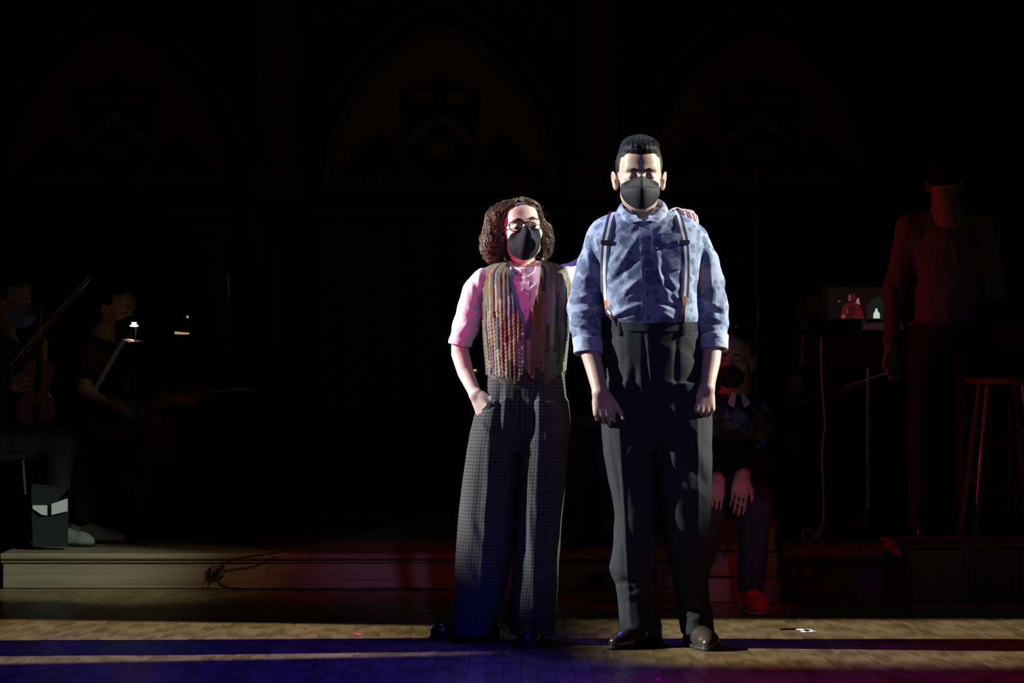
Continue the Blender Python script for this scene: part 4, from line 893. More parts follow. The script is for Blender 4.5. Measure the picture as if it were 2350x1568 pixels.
edge_band([(1122, 861), (1146, 873), (1169, 884)]); edge_band([(1172, 884), (1190, 870), (1204, 852)]); edge_band([(1249, 884), (1270, 868), (1292, 853)])
for x, y in ((1201, 769), (1200, 800), (1201, 832)): disc('button', f_vest, x, y, 4*pw, 'button_blue', vest, DW, 0.005)
# body
RW = rot(12, -8, -6); HCW = S(1199, 519, 0.015)+RW@A_((0, 0.072, 0))*0.0+np.array([-0.024, 0.045, -0.004])*0
HCW = S(1196, 526, 0.010)
hw_, eyes = head_parts(HCW, RW, 0.97, 0.55, 0.98, True, 0.86)
aL = [(S(1106, 650, 0), .034), (S(1055, 790, 0.045), .031), (S(1056, 812, 0.042), .033), (S(1068, 855, 0.01), .029), (S(1092, 905, -0.055), .0225)]
aR = [(S(1300, 632, 0.03), .036), (S(1420, 562, 0.10), .032), (S(1500, 520, 0.07), .028), (S(1542, 500, 0.035), .023)]
parts = [hw_, cone(S(1198, 560, 0.035), S(1203, 640, 0.03), .045, .050), cone(S(1150, 650, .01), S(1260, 645, .01), .055, .055), cone(S(1204, 660, 0), S(1206, 820, 0), .08, .07)]
for ar in (aL, aR): parts += [union([cone(ar[i][0], ar[i+1][0], ar[i][1], ar[i+1][1]) for i in range(len(ar)-1)], 0)]
hp = hand(S(1093, 906, -0.058), (0.42, -0.25, -0.87), (-0.60, -0.75, -0.1), 1, ((12, 20, 15), (10, 20, 15), (10, 20, 15), (10, 20, 15)), None, 0.86)
# the hand laid over the other actor's far shoulder
WS = np.array([X(1553, 10.16), 10.165, Z(490, 10.16)])
hq = hand(WS, (0.42, -0.90, 0.02), (0.05, 0.1, 1.0), -1, ((16, 24, 20), (14, 24, 20), (18, 26, 20), (22, 28, 20)), None, 0.88, 0.6)
parts2 = [cone(aR[-1][0], WS, .024, .021)]
fb2 = union(parts+parts2, 0.02); fh2 = union(hp+hq, 0.005)
def f_bw(p): return smin(fb2(p), fh2(p), 0.012)
f_bw.box = (np.minimum(fb2.box[0], fh2.box[0]), np.maximum(fb2.box[1], fh2.box[1]))
body_w = sdf_obj('body', f_bw, 0.0031, 'skin_fair', wom)
for e_ in eyes: eye(e_, RW, 0.0124, (4, 8, 0), wom)
brows(HCW, RW, 0.97, 'brow', wom, 0.001, 0.003)
# pocket edge
ribbon('pocket_edge', f_trw, [(xw(1126), zw(925)), (xw(1112), zw(940)), (xw(1092), zw(952))], 8*pw, 'houndstooth', trw, DW, 0.006, 0.004, 8)
# mask
ny = float((HCW+RW@A_((0, -0.113, -0.04)))[1])
def wrinkle(G): return 0.0022*np.sin(G[:, :, 2]*420+np.abs(G[:, :, 0]-X(1204, DW))*160)*np.clip(np.abs(G[:, :, 0]-X(1204, DW))*40, 0, 1)
mw = mask(wom, DW, [(1171, 541, 1205, 519, 1237, 528, 0.95, ny+.010, .050, 0.9), (1169, 545, 1205.5, 525, 1238, 532, 1.0, ny+.000, .054, 1.0), (1167, 550, 1206, 535, 1240, 540, 1.2, ny-.009, .060, 1.1), (1165.5, 556, 1206, 547, 1241, 548, 1.6, ny-.014, .064, 1.3), (1165, 566, 1205, 563, 1241, 561, 2, ny-.015, .062, 1.5), (1168, 579, 1204, 583, 1237, 576, 2, ny-.007, .055, 1.7), (1177, 588, 1203, 595, 1230, 587, 2, ny+.007, .045, 1.7), (1185, 592, 1203, 599.5, 1223, 592, 2, ny+.016, .038, 1.7)], f_bw, 'mask_cloth', DW, 25, 1, wrinkle, 0.012)
a = S(1168, 550, 0); a[1] = front_y(f_bw, [a[0]], [a[2]], DW)[0]-0.003; b = S(1152, 560, 0.04); MB().tube([a, b], 0.0012, 6).obj('ear_loop', 'mask_cloth', mw)
# glasses
gl = bpy.data.objects.new('glasses', None); COL.objects.link(gl); gl.parent = wom
def gp(x, y, z): return HCW+RW@(A_((x, y, z))*0.97)
fr = MB()
rims = []
for sx in (-1, 1):
    c = []
    for t in np.linspace(0, 2*PI, 33):
        ct, st = math.cos(t), math.sin(t); u = math.copysign(abs(ct)**0.75, ct)*0.0275; v = math.copysign(abs(st)**0.8, st)*(0.019 if st > 0 else 0.021)
        x = sx*0.0335+u; c.append(gp(x, -0.104+abs(x)**2*5.0, -0.004+v+0.0035*abs(x)/0.06))
    rims.append(c); fr.tube(c, 0.0019, 8, False)
fr.tube(spline([gp(-0.008, -0.104, 0.004), gp(0, -0.108, 0.007), gp(0.008, -0.104, 0.004)], 5), 0.0018, 8)
frame = fr.obj('frame', 'frame_red', gl, smooth=True)
for sx in (-1, 1): MB().tube([gp(sx*0.061, -0.086, 0.006), gp(sx*0.076, -0.06, 0.006), gp(sx*0.082, 0.0, 0.004)], 0.0017, 6).obj('temple', 'frame_red', gl, smooth=True)
for c in rims: MB().add(c[:-1], [tuple(range(32))]).obj('lens', 'lens', gl)
# curly hair
def f_hairw(p):
    q = (p-HCW)@RW/0.97
    d = ell((0, 0.022, 0.028), (0.086, 0.106, 0.082))(q)
    lob = ell(S(1132, 558, 0.03), (31*pw, 0.075, 50*pw))(p); rb = ell(S(1250, 553, 0.045), (20*pw, 0.07, 46*pw))(p); bk = ell(S(1192, 560, 0.085), (52*pw, 0.06, 48*pw))(p)
    up = ell(S(1150, 500, 0.03), (36*pw, 0.08, 34*pw))(p)
    d = smin(d, ell((0, -0.012, 0.060), (0.080, 0.090, 0.054))(q), 0.01)
    d = smin(smin(smin(smin(d, lob, 0.02), rb, 0.02), bk, 0.03), up, 0.02)
    face = ell((0.002, -0.092, -0.028), (0.060, 0.072, 0.094))(q); d = smax(d, -face, 0.008)
    nk = cone(S(1200, 560, -0.02), S(1203, 640, -0.02), 0.05, 0.055)(p); d = smax(d, -nk, 0.01)
    return d+0.006-0.004*crumple(p, 0.022, 51)
f_hairw.box = (S(1085, 620, -0.13), S(1290, 445, 0.2))
def f_hcap(p): return f_hairw(p)+0.006
f_hcap.box = f_hairw.box
hair_w = sdf_obj('hair', f_hcap, 0.004, 'hair_brown', wom)
def curls():
    r = np.random.default_rng(5); c0 = S(1190, 525, 0.03); ts = np.linspace(0, 1, 34); Vs, Fs, nv = [], [], 0
    n = 460; P0 = []
    for i in range(n):
        az = r.uniform(-PI, PI) if i % 3 else r.uniform(-1.3, 1.3); lat0 = r.uniform(10, 86); lat1 = r.uniform(-64, -12)
        # azimuth 0 = towards the face; locks near the face are swept aside
        sgn = 1 if az > 0 else -1; fa = math.radians(r.uniform(58, 88)); tt = np.clip(ts*2.2, 0, 1); tt = tt*tt*(3-2*tt)
        a_ = np.where(abs(az) < fa, sgn*(abs(az)+(fa-abs(az))*tt), az)
        if abs(az) < fa and lat0 < 60: lat0 = r.uniform(62, 86)
        la = np.radians(lat0+(lat1-lat0)*ts); P0.append(np.stack([np.cos(la)*np.sin(a_), -np.cos(la)*np.cos(a_), np.sin(la)], 1)@rot(9, 0, -4).T)
    DL = np.array(P0).reshape(-1, 3); rad = np.full(len(DL), 0.04)
    for k in np.linspace(0.04, 0.20, 60): rad = np.where(f_hairw(c0+DL*k) < 0, k, rad)
    rad = rad.reshape(n, -1); DL = DL.reshape(n, -1, 3); ker = np.hanning(11); ker /= ker.sum()
    for i in range(n):
        rr_ = np.convolve(np.pad(rad[i], 5, mode='edge'), ker, 'valid'); base = c0+DL[i]*(rr_+r.uniform(-0.008, 0.006))[:, None]
        T = np.gradient(base, axis=0); ln = np.linalg.norm(T, axis=1); T /= ln[:, None]+1e-9; N1 = DL[i]; B = np.cross(T, N1); al = np.cumsum(ln)
        amp = r.uniform(0.005, 0.011)*np.clip(ts*2.0, 0.12, 1); fq = 2*PI/r.uniform(0.045, 0.085); ph = r.uniform(0, 6); q = al*fq*(0.6+0.6*ts)+ph
        for s_ in range(5):
            j = r.normal(0, 0.0020, 3); dq = r.normal(0, 0.16); p_ = base+j+(np.cos(q+dq)*amp)[:, None]*B+(np.sin(q+dq)*amp*0.75)[:, None]*N1
            V, F_ = tube_np(p_, np.interp(ts, [0, 0.1, 0.8, 1], [0.0009, 0.0012, 0.0010, 0.0003]), 3); Vs.append(V); Fs.append(F_+nv); nv += len(V)
    for i in range(120):                                   # flyaways
        d = r.normal(0, 1, 3); d[1] = abs(d[1])*0.4; d /= np.linalg.norm(d); k = rad[r.integers(0, n), 5]
        st = c0+d*k; tt = np.linspace(0, 1, 12)[:, None]; tg = np.cross(d, r.normal(0, 1, 3)); tg /= np.linalg.norm(tg)
        p_ = st+d*tt*r.uniform(0.002, 0.014)+tg*tt*r.uniform(0.01, 0.025)+np.array([0, 0, -0.015])*tt**2+d*np.sin(tt*PI*2)*0.003
        V, F_ = tube_np(p_, np.full(12, 0.0003), 3); Vs.append(V); Fs.append(F_+nv); nv += len(V)
    o = link('hair_locks', mesh_np('hair_locks', np.vstack(Vs), np.vstack(Fs)), 'hair_brown'); attach(o, hair_w); o['kind'] = 'stuff'
curls()
shoe(wom, np.array([X(1100, 10.2), 10.22, 0]), (-0.93, -0.37), 'shoe_black', 'sole_dark', 0.265, slim=0.92)
shoe(wom, np.array([X(1220, 10.1), 10.03, 0]), (-0.16, -0.98), 'shoe_black', 'sole_dark', 0.265, slim=0.92)
# ------------------------------------------------------------------ musicians and the others behind
def seg(pts): return [cone(pts[i][0], pts[i+1][0], pts[i][1], pts[i+1][1]) for i in range(len(pts)-1)]
def bg_person(label, root, D, head, hrot, J, shirt, trouser, skin='skin_bg', hair='hair_black', maskm=None, sleeves=True, hs=1.0, h=0.0075, shoes='shoe_black', hands=(None, None), toes=((0, -1), (0, -1)), longhair=False, shoe_name='shoe', headless=False, sole='sole_dark', legs=True, nape=0.0, nku=0.16, collar=False):
    """J: joints sh (2), el (2), wr (2), chest, pelvis, hip (2), kn (2), an (2) as points"""
    t = thing('person', label, 'person', root); R = rot(*hrot); fs = []
    if not headless: hf, eyes = head_parts(head, R, hs, 0.6); fs = [hf]
    nk = A_(J['chest'])+np.array([0, 0, nku]); fs += [cone(A_(head)+R@A_((0, 0.03, -0.07)), nk, 0.054, 0.058)] if not headless else []
    fs += [cone(nk-np.array([0, 0, .05]), J['pelvis'], 0.09, 0.09)]
    hd = []
    for k in (0, 1):
        fs += [union(seg([(J['sh'][k], .045), (J['el'][k], .038), (J['wr'][k], .026)]), 0)]
        if hands[k] is not None: u, w_, sd, cu = hands[k]; hd += hand(J['wr'][k], u, w_, sd, cu, None, 0.88)
    fs += [cone(nk-np.array([0, 0, .06]), J['sh'][k], .06, .05) for k in (0, 1)]
    fb_ = union(fs, 0.025); fh_ = union(hd, 0.006) if hd else None
    def fbody(p): return smin(fb_(p), fh_(p), 0.012) if fh_ is not None else fb_(p)
    fbody.box = (fb_.box[0], fb_.box[1]) if fh_ is None else (np.minimum(fb_.box[0], fh_.box[0]), np.maximum(fb_.box[1], fh_.box[1]))
    sdf_obj('body', fbody, min(h*0.8, 0.0062), skin, t)
    # shirt
    c, pv = A_(J['chest']), A_(J['pelvis']); ax = unit(c-pv); sid = unit(A_(J['sh'][1])-A_(J['sh'][0])); sid = unit(sid-ax*(sid@ax)); fw = np.cross(ax, sid); Rt = np.stack([sid, fw, ax], 1)
    def el_(cc, r): return ell(cc, r, Rt)
    ts = [el_(c, (0.175, 0.125, 0.17)), el_(c*0.5+pv*0.5, (0.155, 0.115, 0.17)), el_(pv+ax*0.03, (0.16, 0.12, 0.13))]
    for k in (0, 1):
        ts.append(cone(nk-np.array([0, 0, .055]), J['sh'][k], .065, .062))
        e_, w_ = A_(J['el'][k]), A_(J['wr'][k])
        ts += seg([(J['sh'][k], .062), (e_, .052)]) if sleeves else seg([(J['sh'][k], .064), (A_(J['sh'][k])*0.5+e_*0.5, .06)])
        if sleeves is True: ts += seg([(e_, .050), (e_*0.12+w_*0.88, .038)])
    ft = union(ts, 0.04)
    def fs_(p): return np.maximum(ft(p)-0.006*crumple(p, 0.06, 77, (1.3, 1.3, 0.6)), -(cone(nk+np.array([0, 0, -0.01]), nk+np.array([0, 0, 0.12]), 0.055, 0.07)(p)))
    fs_.box = ft.box; sdf_obj('shirt', fs_, h, shirt, t)
    if legs:
        tl = [ell(pv-ax*0.02, (0.17, 0.13, 0.12), Rt)]
        for k in (0, 1): tl += seg([(J['hip'][k], .095), (J['kn'][k], .072), (A_(J['an'][k])*0.93+A_(J['kn'][k])*0.07, .058)])
        fl_ = union(tl, 0.03)
        def fg(p): return fl_(p)-0.004*crumple(p, 0.07, 78, (1, 1, .7))
        fg.box = fl_.box; sdf_obj('trousers', fg, h, trouser, t)
        for k in (0, 1):
            a = A_(J['an'][k]).copy(); a[2] = J['floor']; shoe(t, a, toes[k], shoes, sole, 0.29, name=shoe_name, h=0.006)
    if headless: return t, None, None
    hc = A_(head)
    for e_ in eyes: eye(e_, R, 0.0126*hs, (0, 8, 0), t)
    brows(head, R, hs, 'brow', t)
    if collar:
        G = []
        for a in np.linspace(0, 2*PI, 33):
            dx, dy = math.sin(a), math.cos(a); G.append([nk+np.array([dx*r_, dy*r_+0.01, z_]) for r_, z_ in ((0.062, -0.02), (0.060, 0.032), (0.065, 0.036), (0.076, 0.006), (0.086, -0.022))])
        grid_obj('collar', np.array(G).transpose(1, 0, 2), shirt, t, 0.003, 1)
        MB().tube([pv+ax*0.035+sid*0.168*math.sin(a)+fw*0.128*math.cos(a) for a in np.linspace(0, 2*PI, 41)], 0.013, 8, False).obj('belt', 'leather_dark', t, smooth=True)
    def fha(p):
        q = (p-hc)@R/hs; d = ell((0, 0.022, 0.036), (0.083, 0.106, 0.092))(q)
        if longhair: d = smin(d, ell((0, 0.05, -0.06), (0.075, 0.06, 0.12))(q), 0.03)
        fc = np.maximum(q[:, 1]+0.02, q[:, 2]-0.066); d = smax(d, -fc, 0.01); low = -q[:, 2]-(0.16 if longhair else 0.015+nape)-0.8*np.clip(q[:, 1]-0.02, -0.03, 0.07); d = smax(d, low, 0.008)
        d = smax(d, -ell((0, 0.008, -0.018), (0.12, 0.022, 0.030))(q), 0.006)
        return (d-0.003*crumple(p, 0.018, 79))*hs
    fha.box = (hc-0.2*hs, hc+0.17*hs)
    sdf_obj('hair', fha, 0.0055, hair, t)
    if maskm:
        def fm(p):
            q = (p-hc)@R/hs; d = ell((0, -0.060, -0.070), (0.058, 0.068, 0.050))(q); d = smin(d, cone((0, -0.105, -0.030), (0, -0.122, -0.055), 0.010, 0.02)(q), 0.025)
            return np.maximum(d, q[:, 1]+0.028)*hs
        fm.box = (hc-0.18*hs, hc+0.1*hs); sdf_obj('mask', fm, 0.005, maskm, t)
    return t, fbody, R

# conductor, seen from behind
D = 13.1
def Q(x, y, dy=0.0, D_=None): d = D if D_ is None else D_; return P(x, y, d)+np.array([0, dy, 0])
PT = PZ
rel = (15, 25, 15)
bg_person('standing person in a dusky red shirt and black trousers, seen from behind beside the stool', (X(2170, D), D, PT), D, Q(2172, 417), (150, 8, 0),
          dict(sh=[Q(2088, 526), Q(2262, 522)], el=[Q(2052, 672, .02), Q(2292, 668, .03)], wr=[Q(2046, 800, .03), Q(2235, 705, .26)], chest=Q(2175, 585), pelvis=Q(2170, 765), hip=[Q(2128, 800), Q(2212, 800)], kn=[Q(2118, 1010, .02), Q(2216, 1010, .02)], an=[Q(2115, 1215, .03), Q(2218, 1215, .03)], floor=PT),
          'shirt_conductor', 'black_cloth', hands=(((0.02, 0.05, -1), (-0.5, 0.85, 0), 1, rel), ((-0.3, 0.8, 0.2), (0, 0, 1), 1, rel)), toes=((-0.2, 1), (0.2, 1)), hair='hair_black', maskm='mask_black', nape=0.035, nku=0.225, collar=True)
bt = tag(MB().tube([Q(2062, 848, .05), Q(2040, 856, .05), Q(1942, 888, .05)], [0.005, 0.004, 0.0022], 8).obj('baton', 'paper', smooth=True), 'thin pale baton pointing down from the hand of the standing person', 'baton')
ribx = [Q(a, 752, -0.135) for a in (2085, 2130, 2170, 2215, 2258)]
# masked person seated on the wooden step
D = 11.75
tk, fb_s, R_s = bg_person('seated person in shiny black jacket, black mask and red sneakers, hands on knees', (X(1690, D), D, 0.0), D, Q(1682, 822, -.05), (-14, 4, 3),
          dict(sh=[Q(1628, 945), Q(1752, 945)], el=[Q(1600, 1050, -.02), Q(1765, 1050, -.02)], wr=[Q(1630, 1092, -.43), Q(1682, 1084, -.45)], chest=Q(1690, 990, .03), pelvis=Q(1690, 1118, .14), hip=[Q(1655, 1130, .08), Q(1726, 1130, .08)], kn=[Q(1606, 1166, -.40), Q(1712, 1168, -.40)], an=[Q(1562, 1330, -.36), Q(1708, 1335, -.36)], floor=0.0),
          'jacket_shiny', 'navy_cloth', maskm='mask_black', shoes='sneaker_red', shoe_name='sneaker', sole='sneaker_grey', hands=(((-0.15, -0.35, -0.92), (0, -0.95, 0.3), -1, (8, 14, 10)), ((-0.15, -0.35, -0.92), (0.1, -0.95, 0.3), 1, (8, 14, 10))), toes=((-0.1, -1), (0.08, -1)))
for sx in (-1, 1):
    G = []
    for a in np.linspace(0, 1, 7): G.append([Q(1690+sx*(14+a*14), 897+a*28, -.085-0.05*a), Q(1690+sx*(4+a*6), 902+a*36, -.12-0.03*a)])
    grid_obj('collar', np.array(G), 'scarf_white', tk, 0.004, 1)
# wooden step of three stacked slabs
st = thing('step_block', 'three stacked wooden slabs used as a seat beside the masked person', 'step', (0.98, 12.0, 0))
Rb = rot(-8); cb = A_((0.985, 12.02, 0))
for k in range(3):
    MB().box((-0.20+0.012*k, -0.24+0.015*k, 0.002+k*0.107), (0.165-0.010*k, 0.42, 0.102+k*0.107), Rb, cb).obj('slab', 'crate_wood', st, bevel=0.004)
# violinist at the left edge, facing right
D = 13.2
bg_person('seated violinist in black with a blue face mask at the left edge', (X(20, D), D, PT), D, Q(26, 690), (68, 8, 0),
          dict(sh=[Q(22, 800, .17), Q(-2, 805, -.17)], el=[Q(60, 900, .20), Q(-10, 905, -.22)], wr=[Q(88, 822, .10), Q(28, 880, -.14)], chest=Q(2, 850), pelvis=Q(-12, 1005), hip=[Q(0, 1020, .09), Q(0, 1020, -.09)], kn=[Q(178, 1015, .12), Q(150, 1020, -.13)], an=[Q(180, 1200, .13), Q(128, 1208, -.10)], floor=PT),
          'black_cloth', 'black_cloth', maskm='mask_blue', shoes='sneaker_grey', hands=(((0.25, -0.1, 0.9), (0.8, 0.2, -0.2), 1, (40, 50, 30)), ((0.75, -0.1, 0.25), (0, -0.9, 0.2), -1, (50, 50, 30))), toes=((1, -0.2), (1, -0.25)), h=0.009)
def violin(label, c, up, face, s, bowpts, blabel):
    """c: centre of the lower body; up: neck direction; face: direction of the top plate"""
    u = unit(up); f_ = A_(face); f_ = unit(f_-u*(f_@u)); sd = np.cross(u, f_); t = thing('violin', label, 'violin', c); B = lambda a, b, d: A_(c)+s*(a*u+b*sd+d*f_)
    out = [(0.0, 0.02), (0.05, 0.085), (0.10, 0.104), (0.15, 0.090), (0.185, 0.058), (0.21, 0.056), (0.24, 0.070), (0.29, 0.083), (0.33, 0.070), (0.355, 0.02)]
    poly_ = [(a, b) for a, b in out]+[(a, -b) for a, b in out[::-1]]
    m_ = MB().prism([(b*s, a*s) for a, b in poly_], A_(c)-f_*0.016*s, sd, u, f_, 0.034*s).obj('body', 'violin_wood', t, bevel=0.003)
    MB().tube([B(0.34, 0, 0.012), B(0.48, 0, 0.006), B(0.57, 0, -0.002), B(0.60, 0, -0.018), B(0.615, 0, -0.004)], [0.013*s, 0.011*s, 0.011*s, 0.010*s, 0.008*s], 10).obj('neck', 'violin_wood', t, smooth=True)
    MB().tube([B(0.19, 0, 0.030), B(0.49, 0, 0.020)], [0.018*s, 0.011*s], 4).obj('fingerboard', 'black_plastic', t)
    MB().tube([B(0.02, 0, 0.022), B(0.13, 0, 0.035)], [0.010*s, 0.02*s], 4).obj('tailpiece', 'black_plastic', t)
    for k in (-1.5, -.5, .5, 1.5): MB().tube([B(0.13, k*0.009, 0.045), B(0.49, k*0.005, 0.030)], 0.0006*s, 4).obj('string', 'silver', t)
    if bowpts:
        b = thing('bow', blabel, 'bow', bowpts[0]); a_, z_ = A_(bowpts[0]), A_(bowpts[1]); n_ = unit(np.cross(z_-a_, (0, 1, 0)))
        MB().tube(spline([a_, (a_+z_)/2+n_*0.004, z_], 8), [0.0045]*1+[0.004]*15, 8).obj('stick', 'violin_wood', b, smooth=True)
        MB().tube([a_+n_*0.02+(z_-a_)*0.05, z_+n_*0.014], 0.0026, 6).obj('bow_hair', 'paper', b); MB().box((-0.01, -0.006, -0.012), (0.04, 0.006, 0.004), None, a_+n_*0.012).obj('frog', 'black_plastic', b)
D = 13.15
violin('brown violin standing upright on the lap of the seated violinist', Q(80, 985, .0), (0.05, 0, 1), (0.3, -0.95, 0), 0.92, (Q(28, 858, -.10), Q(216, 640, -.10)), 'long thin bow slanting up from the hand of the violinist in a blue mask')
# second string player
D = 13.75
bg_person('seated string player in black top and brown trousers behind the music stand with a lamp', (X(250, D), D, PT), D, Q(268, 705), (62, 14, 0),
          dict(sh=[Q(245, 800, .16), Q(212, 812, -.16)], el=[Q(268, 890, .20), Q(205, 895, -.20)], wr=[Q(330, 905, .10), Q(288, 925, -.18)], chest=Q(228, 850), pelvis=Q(225, 985), hip=[Q(240, 990, .09), Q(238, 990, -.09)], kn=[Q(370, 975, .12), Q(350, 980, -.14)], an=[Q(375, 1190, .12), Q(318, 1190, -.10)], floor=PT),
          'black_cloth', 'trouser_brown', maskm='mask_black', sleeves=False, longhair=True, hands=(((0.9, -0.1, -0.1), (0, -0.3, 1), 1, rel), ((0.9, 0.0, -0.2), (0, -0.8, 0.5), -1, rel)), toes=((1, -0.15), (1, -0.2)), h=0.009)
violin('viola lying across the lap of the second string player', Q(300, 920, .05), (0.95, 0.1, 0.10), (0, -0.5, 0.85), 0.98, (Q(310, 880, -.02), Q(296, 668, -.02)), 'bow held upright beside the stand lamp of the second string player')
# flutist behind the desk
D = 14.1
bg_person('flutist in black seated behind the black music desk, holding a flute low', (X(1855, D), D, PT), D, Q(1868, 705), (30, 10, 0),
          dict(sh=[Q(1800, 810), Q(1905, 815)], el=[Q(1785, 895, -.02), Q(1925, 900, -.02)], wr=[Q(1806, 900, -.24), Q(1930, 905, -.22)], chest=Q(1852, 860), pelvis=Q(1852, 1000), hip=[Q(1820, 1000, -.05), Q(1885, 1000, -.05)], kn=[Q(1815, 1010, -.42), Q(1895, 1010, -.42)], an=[Q(1815, 1205, -.36), Q(1900, 1205, -.36)], floor=PT),
          'black_cloth', 'black_cloth', maskm='mask_black', hands=(((0.3, -0.2, 0.9), (-0.3, -0.9, 0.1), -1, (45, 50, 30)), ((-0.6, -0.2, 0.3), (0.2, -0.8, 0.5), 1, (50, 55, 30))), h=0.009)
fl_ = thing('flute', 'silver flute with glinting keys held across the lap of the flutist', 'flute', Q(1868, 908, -.33)); a_, z_ = Q(1780, 934, -.33), Q(1958, 880, -.33)
MB().tube([a_, z_], 0.0095, 10).obj('tube', 'silver', fl_, smooth=True)
for k in np.linspace(0.06, 0.72, 12): c_ = a_+(z_-a_)*k; MB().tube([c_+(0, -.008, .003), c_+(0, -.014, .007)], 0.0075, 8).obj('key', 'brass', fl_, smooth=True)
# musician half hidden between the two actors
D = 13.9
bg_person('dark seated musician half hidden behind the two standing actors', (X(1352, D), D, PT), D, Q(1352, 705), (0, 5, 0),
          dict(sh=[Q(1300, 820), Q(1402, 820)], el=[Q(1290, 910, -.05), Q(1412, 910, -.05)], wr=[Q(1330, 960, -.25), Q(1375, 960, -.25)], chest=Q(1352, 860), pelvis=Q(1352, 1000), hip=[Q(1320, 1000, -.05), Q(1385, 1000, -.05)], kn=[Q(1318, 1005, -.40), Q(1394, 1005, -.40)], an=[Q(1332, 1205, -.34), Q(1388, 1190, -.34)], floor=PT),
          'black_cloth', 'trouser_grey', maskm='mask_black', shoes='sneaker_grey', hands=(((0.7, -0.5, -0.2), (0, -0.5, 0.85), 1, rel), ((-0.7, -0.5, -0.2), (0, -0.5, 0.85), -1, rel)), toes=((-0.4, -1), (0.2, -1)), h=0.009)
# chairs for the seated players
def chair(label, c, face, group='black chairs of the players'):
    c = A_(c); f_ = unit((face[0], face[1], 0)); sd = np.array([-f_[1], f_[0], 0]); R = np.stack([sd, -f_, (0, 0, 1)], 1); t = thing('orchestra_chair', label, 'chair', c, group); z = 0.43
    MB().box((-0.20, -0.20, z-0.03), (0.20, 0.20, z), R, c).obj('seat', 'black_cloth', t, bevel=0.008); MB().box((-0.19, 0.19, z+0.16), (0.19, 0.215, z+0.40), R, c).obj('backrest', 'black_cloth', t, bevel=0.006)
    for sx in (-1, 1):
        L_ = lambda x, y, zz: c+R@A_((x, y, zz))
        MB().tube([L_(sx*0.19, -0.19, z-0.03), L_(sx*0.21, -0.22, 0.002)], 0.011, 8).obj('leg', 'black_metal', t, smooth=True)
        MB().tube([L_(sx*0.17, 0.225, z+0.40), L_(sx*0.18, 0.20, z-0.02), L_(sx*0.21, 0.25, 0.002)], 0.011, 8).obj('leg', 'black_metal', t, smooth=True)
for lb, px_, D_, fc, dy in (('black chair under the violinist in the blue mask', -25, 13.2, (1, 0), 0), ('black chair under the string player in brown trousers', 212, 13.75, (1, 0), 0), ('black chair under the flutist', 1852, 14.15, (0, -1), 0.0), ('black chair under the musician hidden between the actors', 1352, 13.95, (0, -1), 0)):
    chair(lb, (X(px_, D_), D_+dy, PT), fc)

# ------------------------------------------------------------------ stands, desk, screen
def tripod(t, foot, h_, r=0.011, spread=0.24, mat='black_metal', a0=0.4, pole_mat=None):
    foot = A_(foot)
    MB().tube([foot+(0, 0, 0.05), foot+(0, 0, h_)], r, 10).obj('pole', pole_mat or mat, t, smooth=True); MB().tube([foot+(0, 0, 0.10), foot+(0, 0, 0.16)], r*1.8, 10).obj('collar', mat, t, smooth=True)
    for k in range(3):
        a = a0+k*2*PI/3; e = foot+np.array([math.cos(a)*spread, math.sin(a)*spread, 0.008]); MB().tube([foot+(0, 0, 0.12), e], r*0.8, 8).obj('leg', mat, t, smooth=True)
def desk_plate(t, c, ex_, ey_, w_, h_, mat='black_metal', lip=0.05):
    ex_, ey_ = unit(ex_), unit(ey_); n_ = np.cross(ex_, ey_); c = A_(c); poly_ = [(-w_/2, -h_/2), (w_/2, -h_/2), (w_/2, h_/2-0.03), (w_/2-0.03, h_/2), (-w_/2+0.03, h_/2), (-w_/2, h_/2-0.03)]
    o = MB().prism(poly_, c, ex_, ey_, n_, 0.003).obj('desk', mat, t)
    MB().prism([(-w_/2, 0), (w_/2, 0), (w_/2, lip), (-w_/2, lip)], c-ey_*h_/2, ex_, n_, ey_, 0.003).obj('ledge', mat, t); return n_
# music stand at the left with lit lamp and an edge-on score
D = 13.35
b0 = A_((X(318, D), D, PT)); t = thing('music_stand', 'black tripod music stand at the left carrying a pale score and a lit lamp', 'stand', b0)
tripod(t, b0, Z(905, D)-PT, 0.012, 0.27, a0=2.9)
cc = Q(281, 842); up_ = unit(Q(311, 785)-Q(246, 896)); across = unit(np.array([0.07, 1.0, 0.0])); nn = desk_plate(t, cc, across, up_, 0.46, 0.27)
MB().tube([b0+(0, 0, Z(905, D)-PT-0.005), cc+nn*0.0], 0.010, 8).obj('neck', 'black_metal', t, smooth=True)
sgn = -1 if nn[0] > 0 else 1
sc_ = thing('score', 'open pale score seen edge-on on the left music stand', 'score', cc)
for k, e_ in ((0, 0.0), (1, 0.001)): MB().prism([(-0.215+0.218*k, -0.128), (-0.003+0.218*k, -0.128), (-0.003+0.218*k, 0.135), (-0.215+0.218*k, 0.135)], cc+nn*sgn*0.006 if sgn < 0 else cc+nn*0.004, across, up_, nn*(-1 if sgn < 0 else 1), 0.022).obj('page_block', 'paper', sc_)
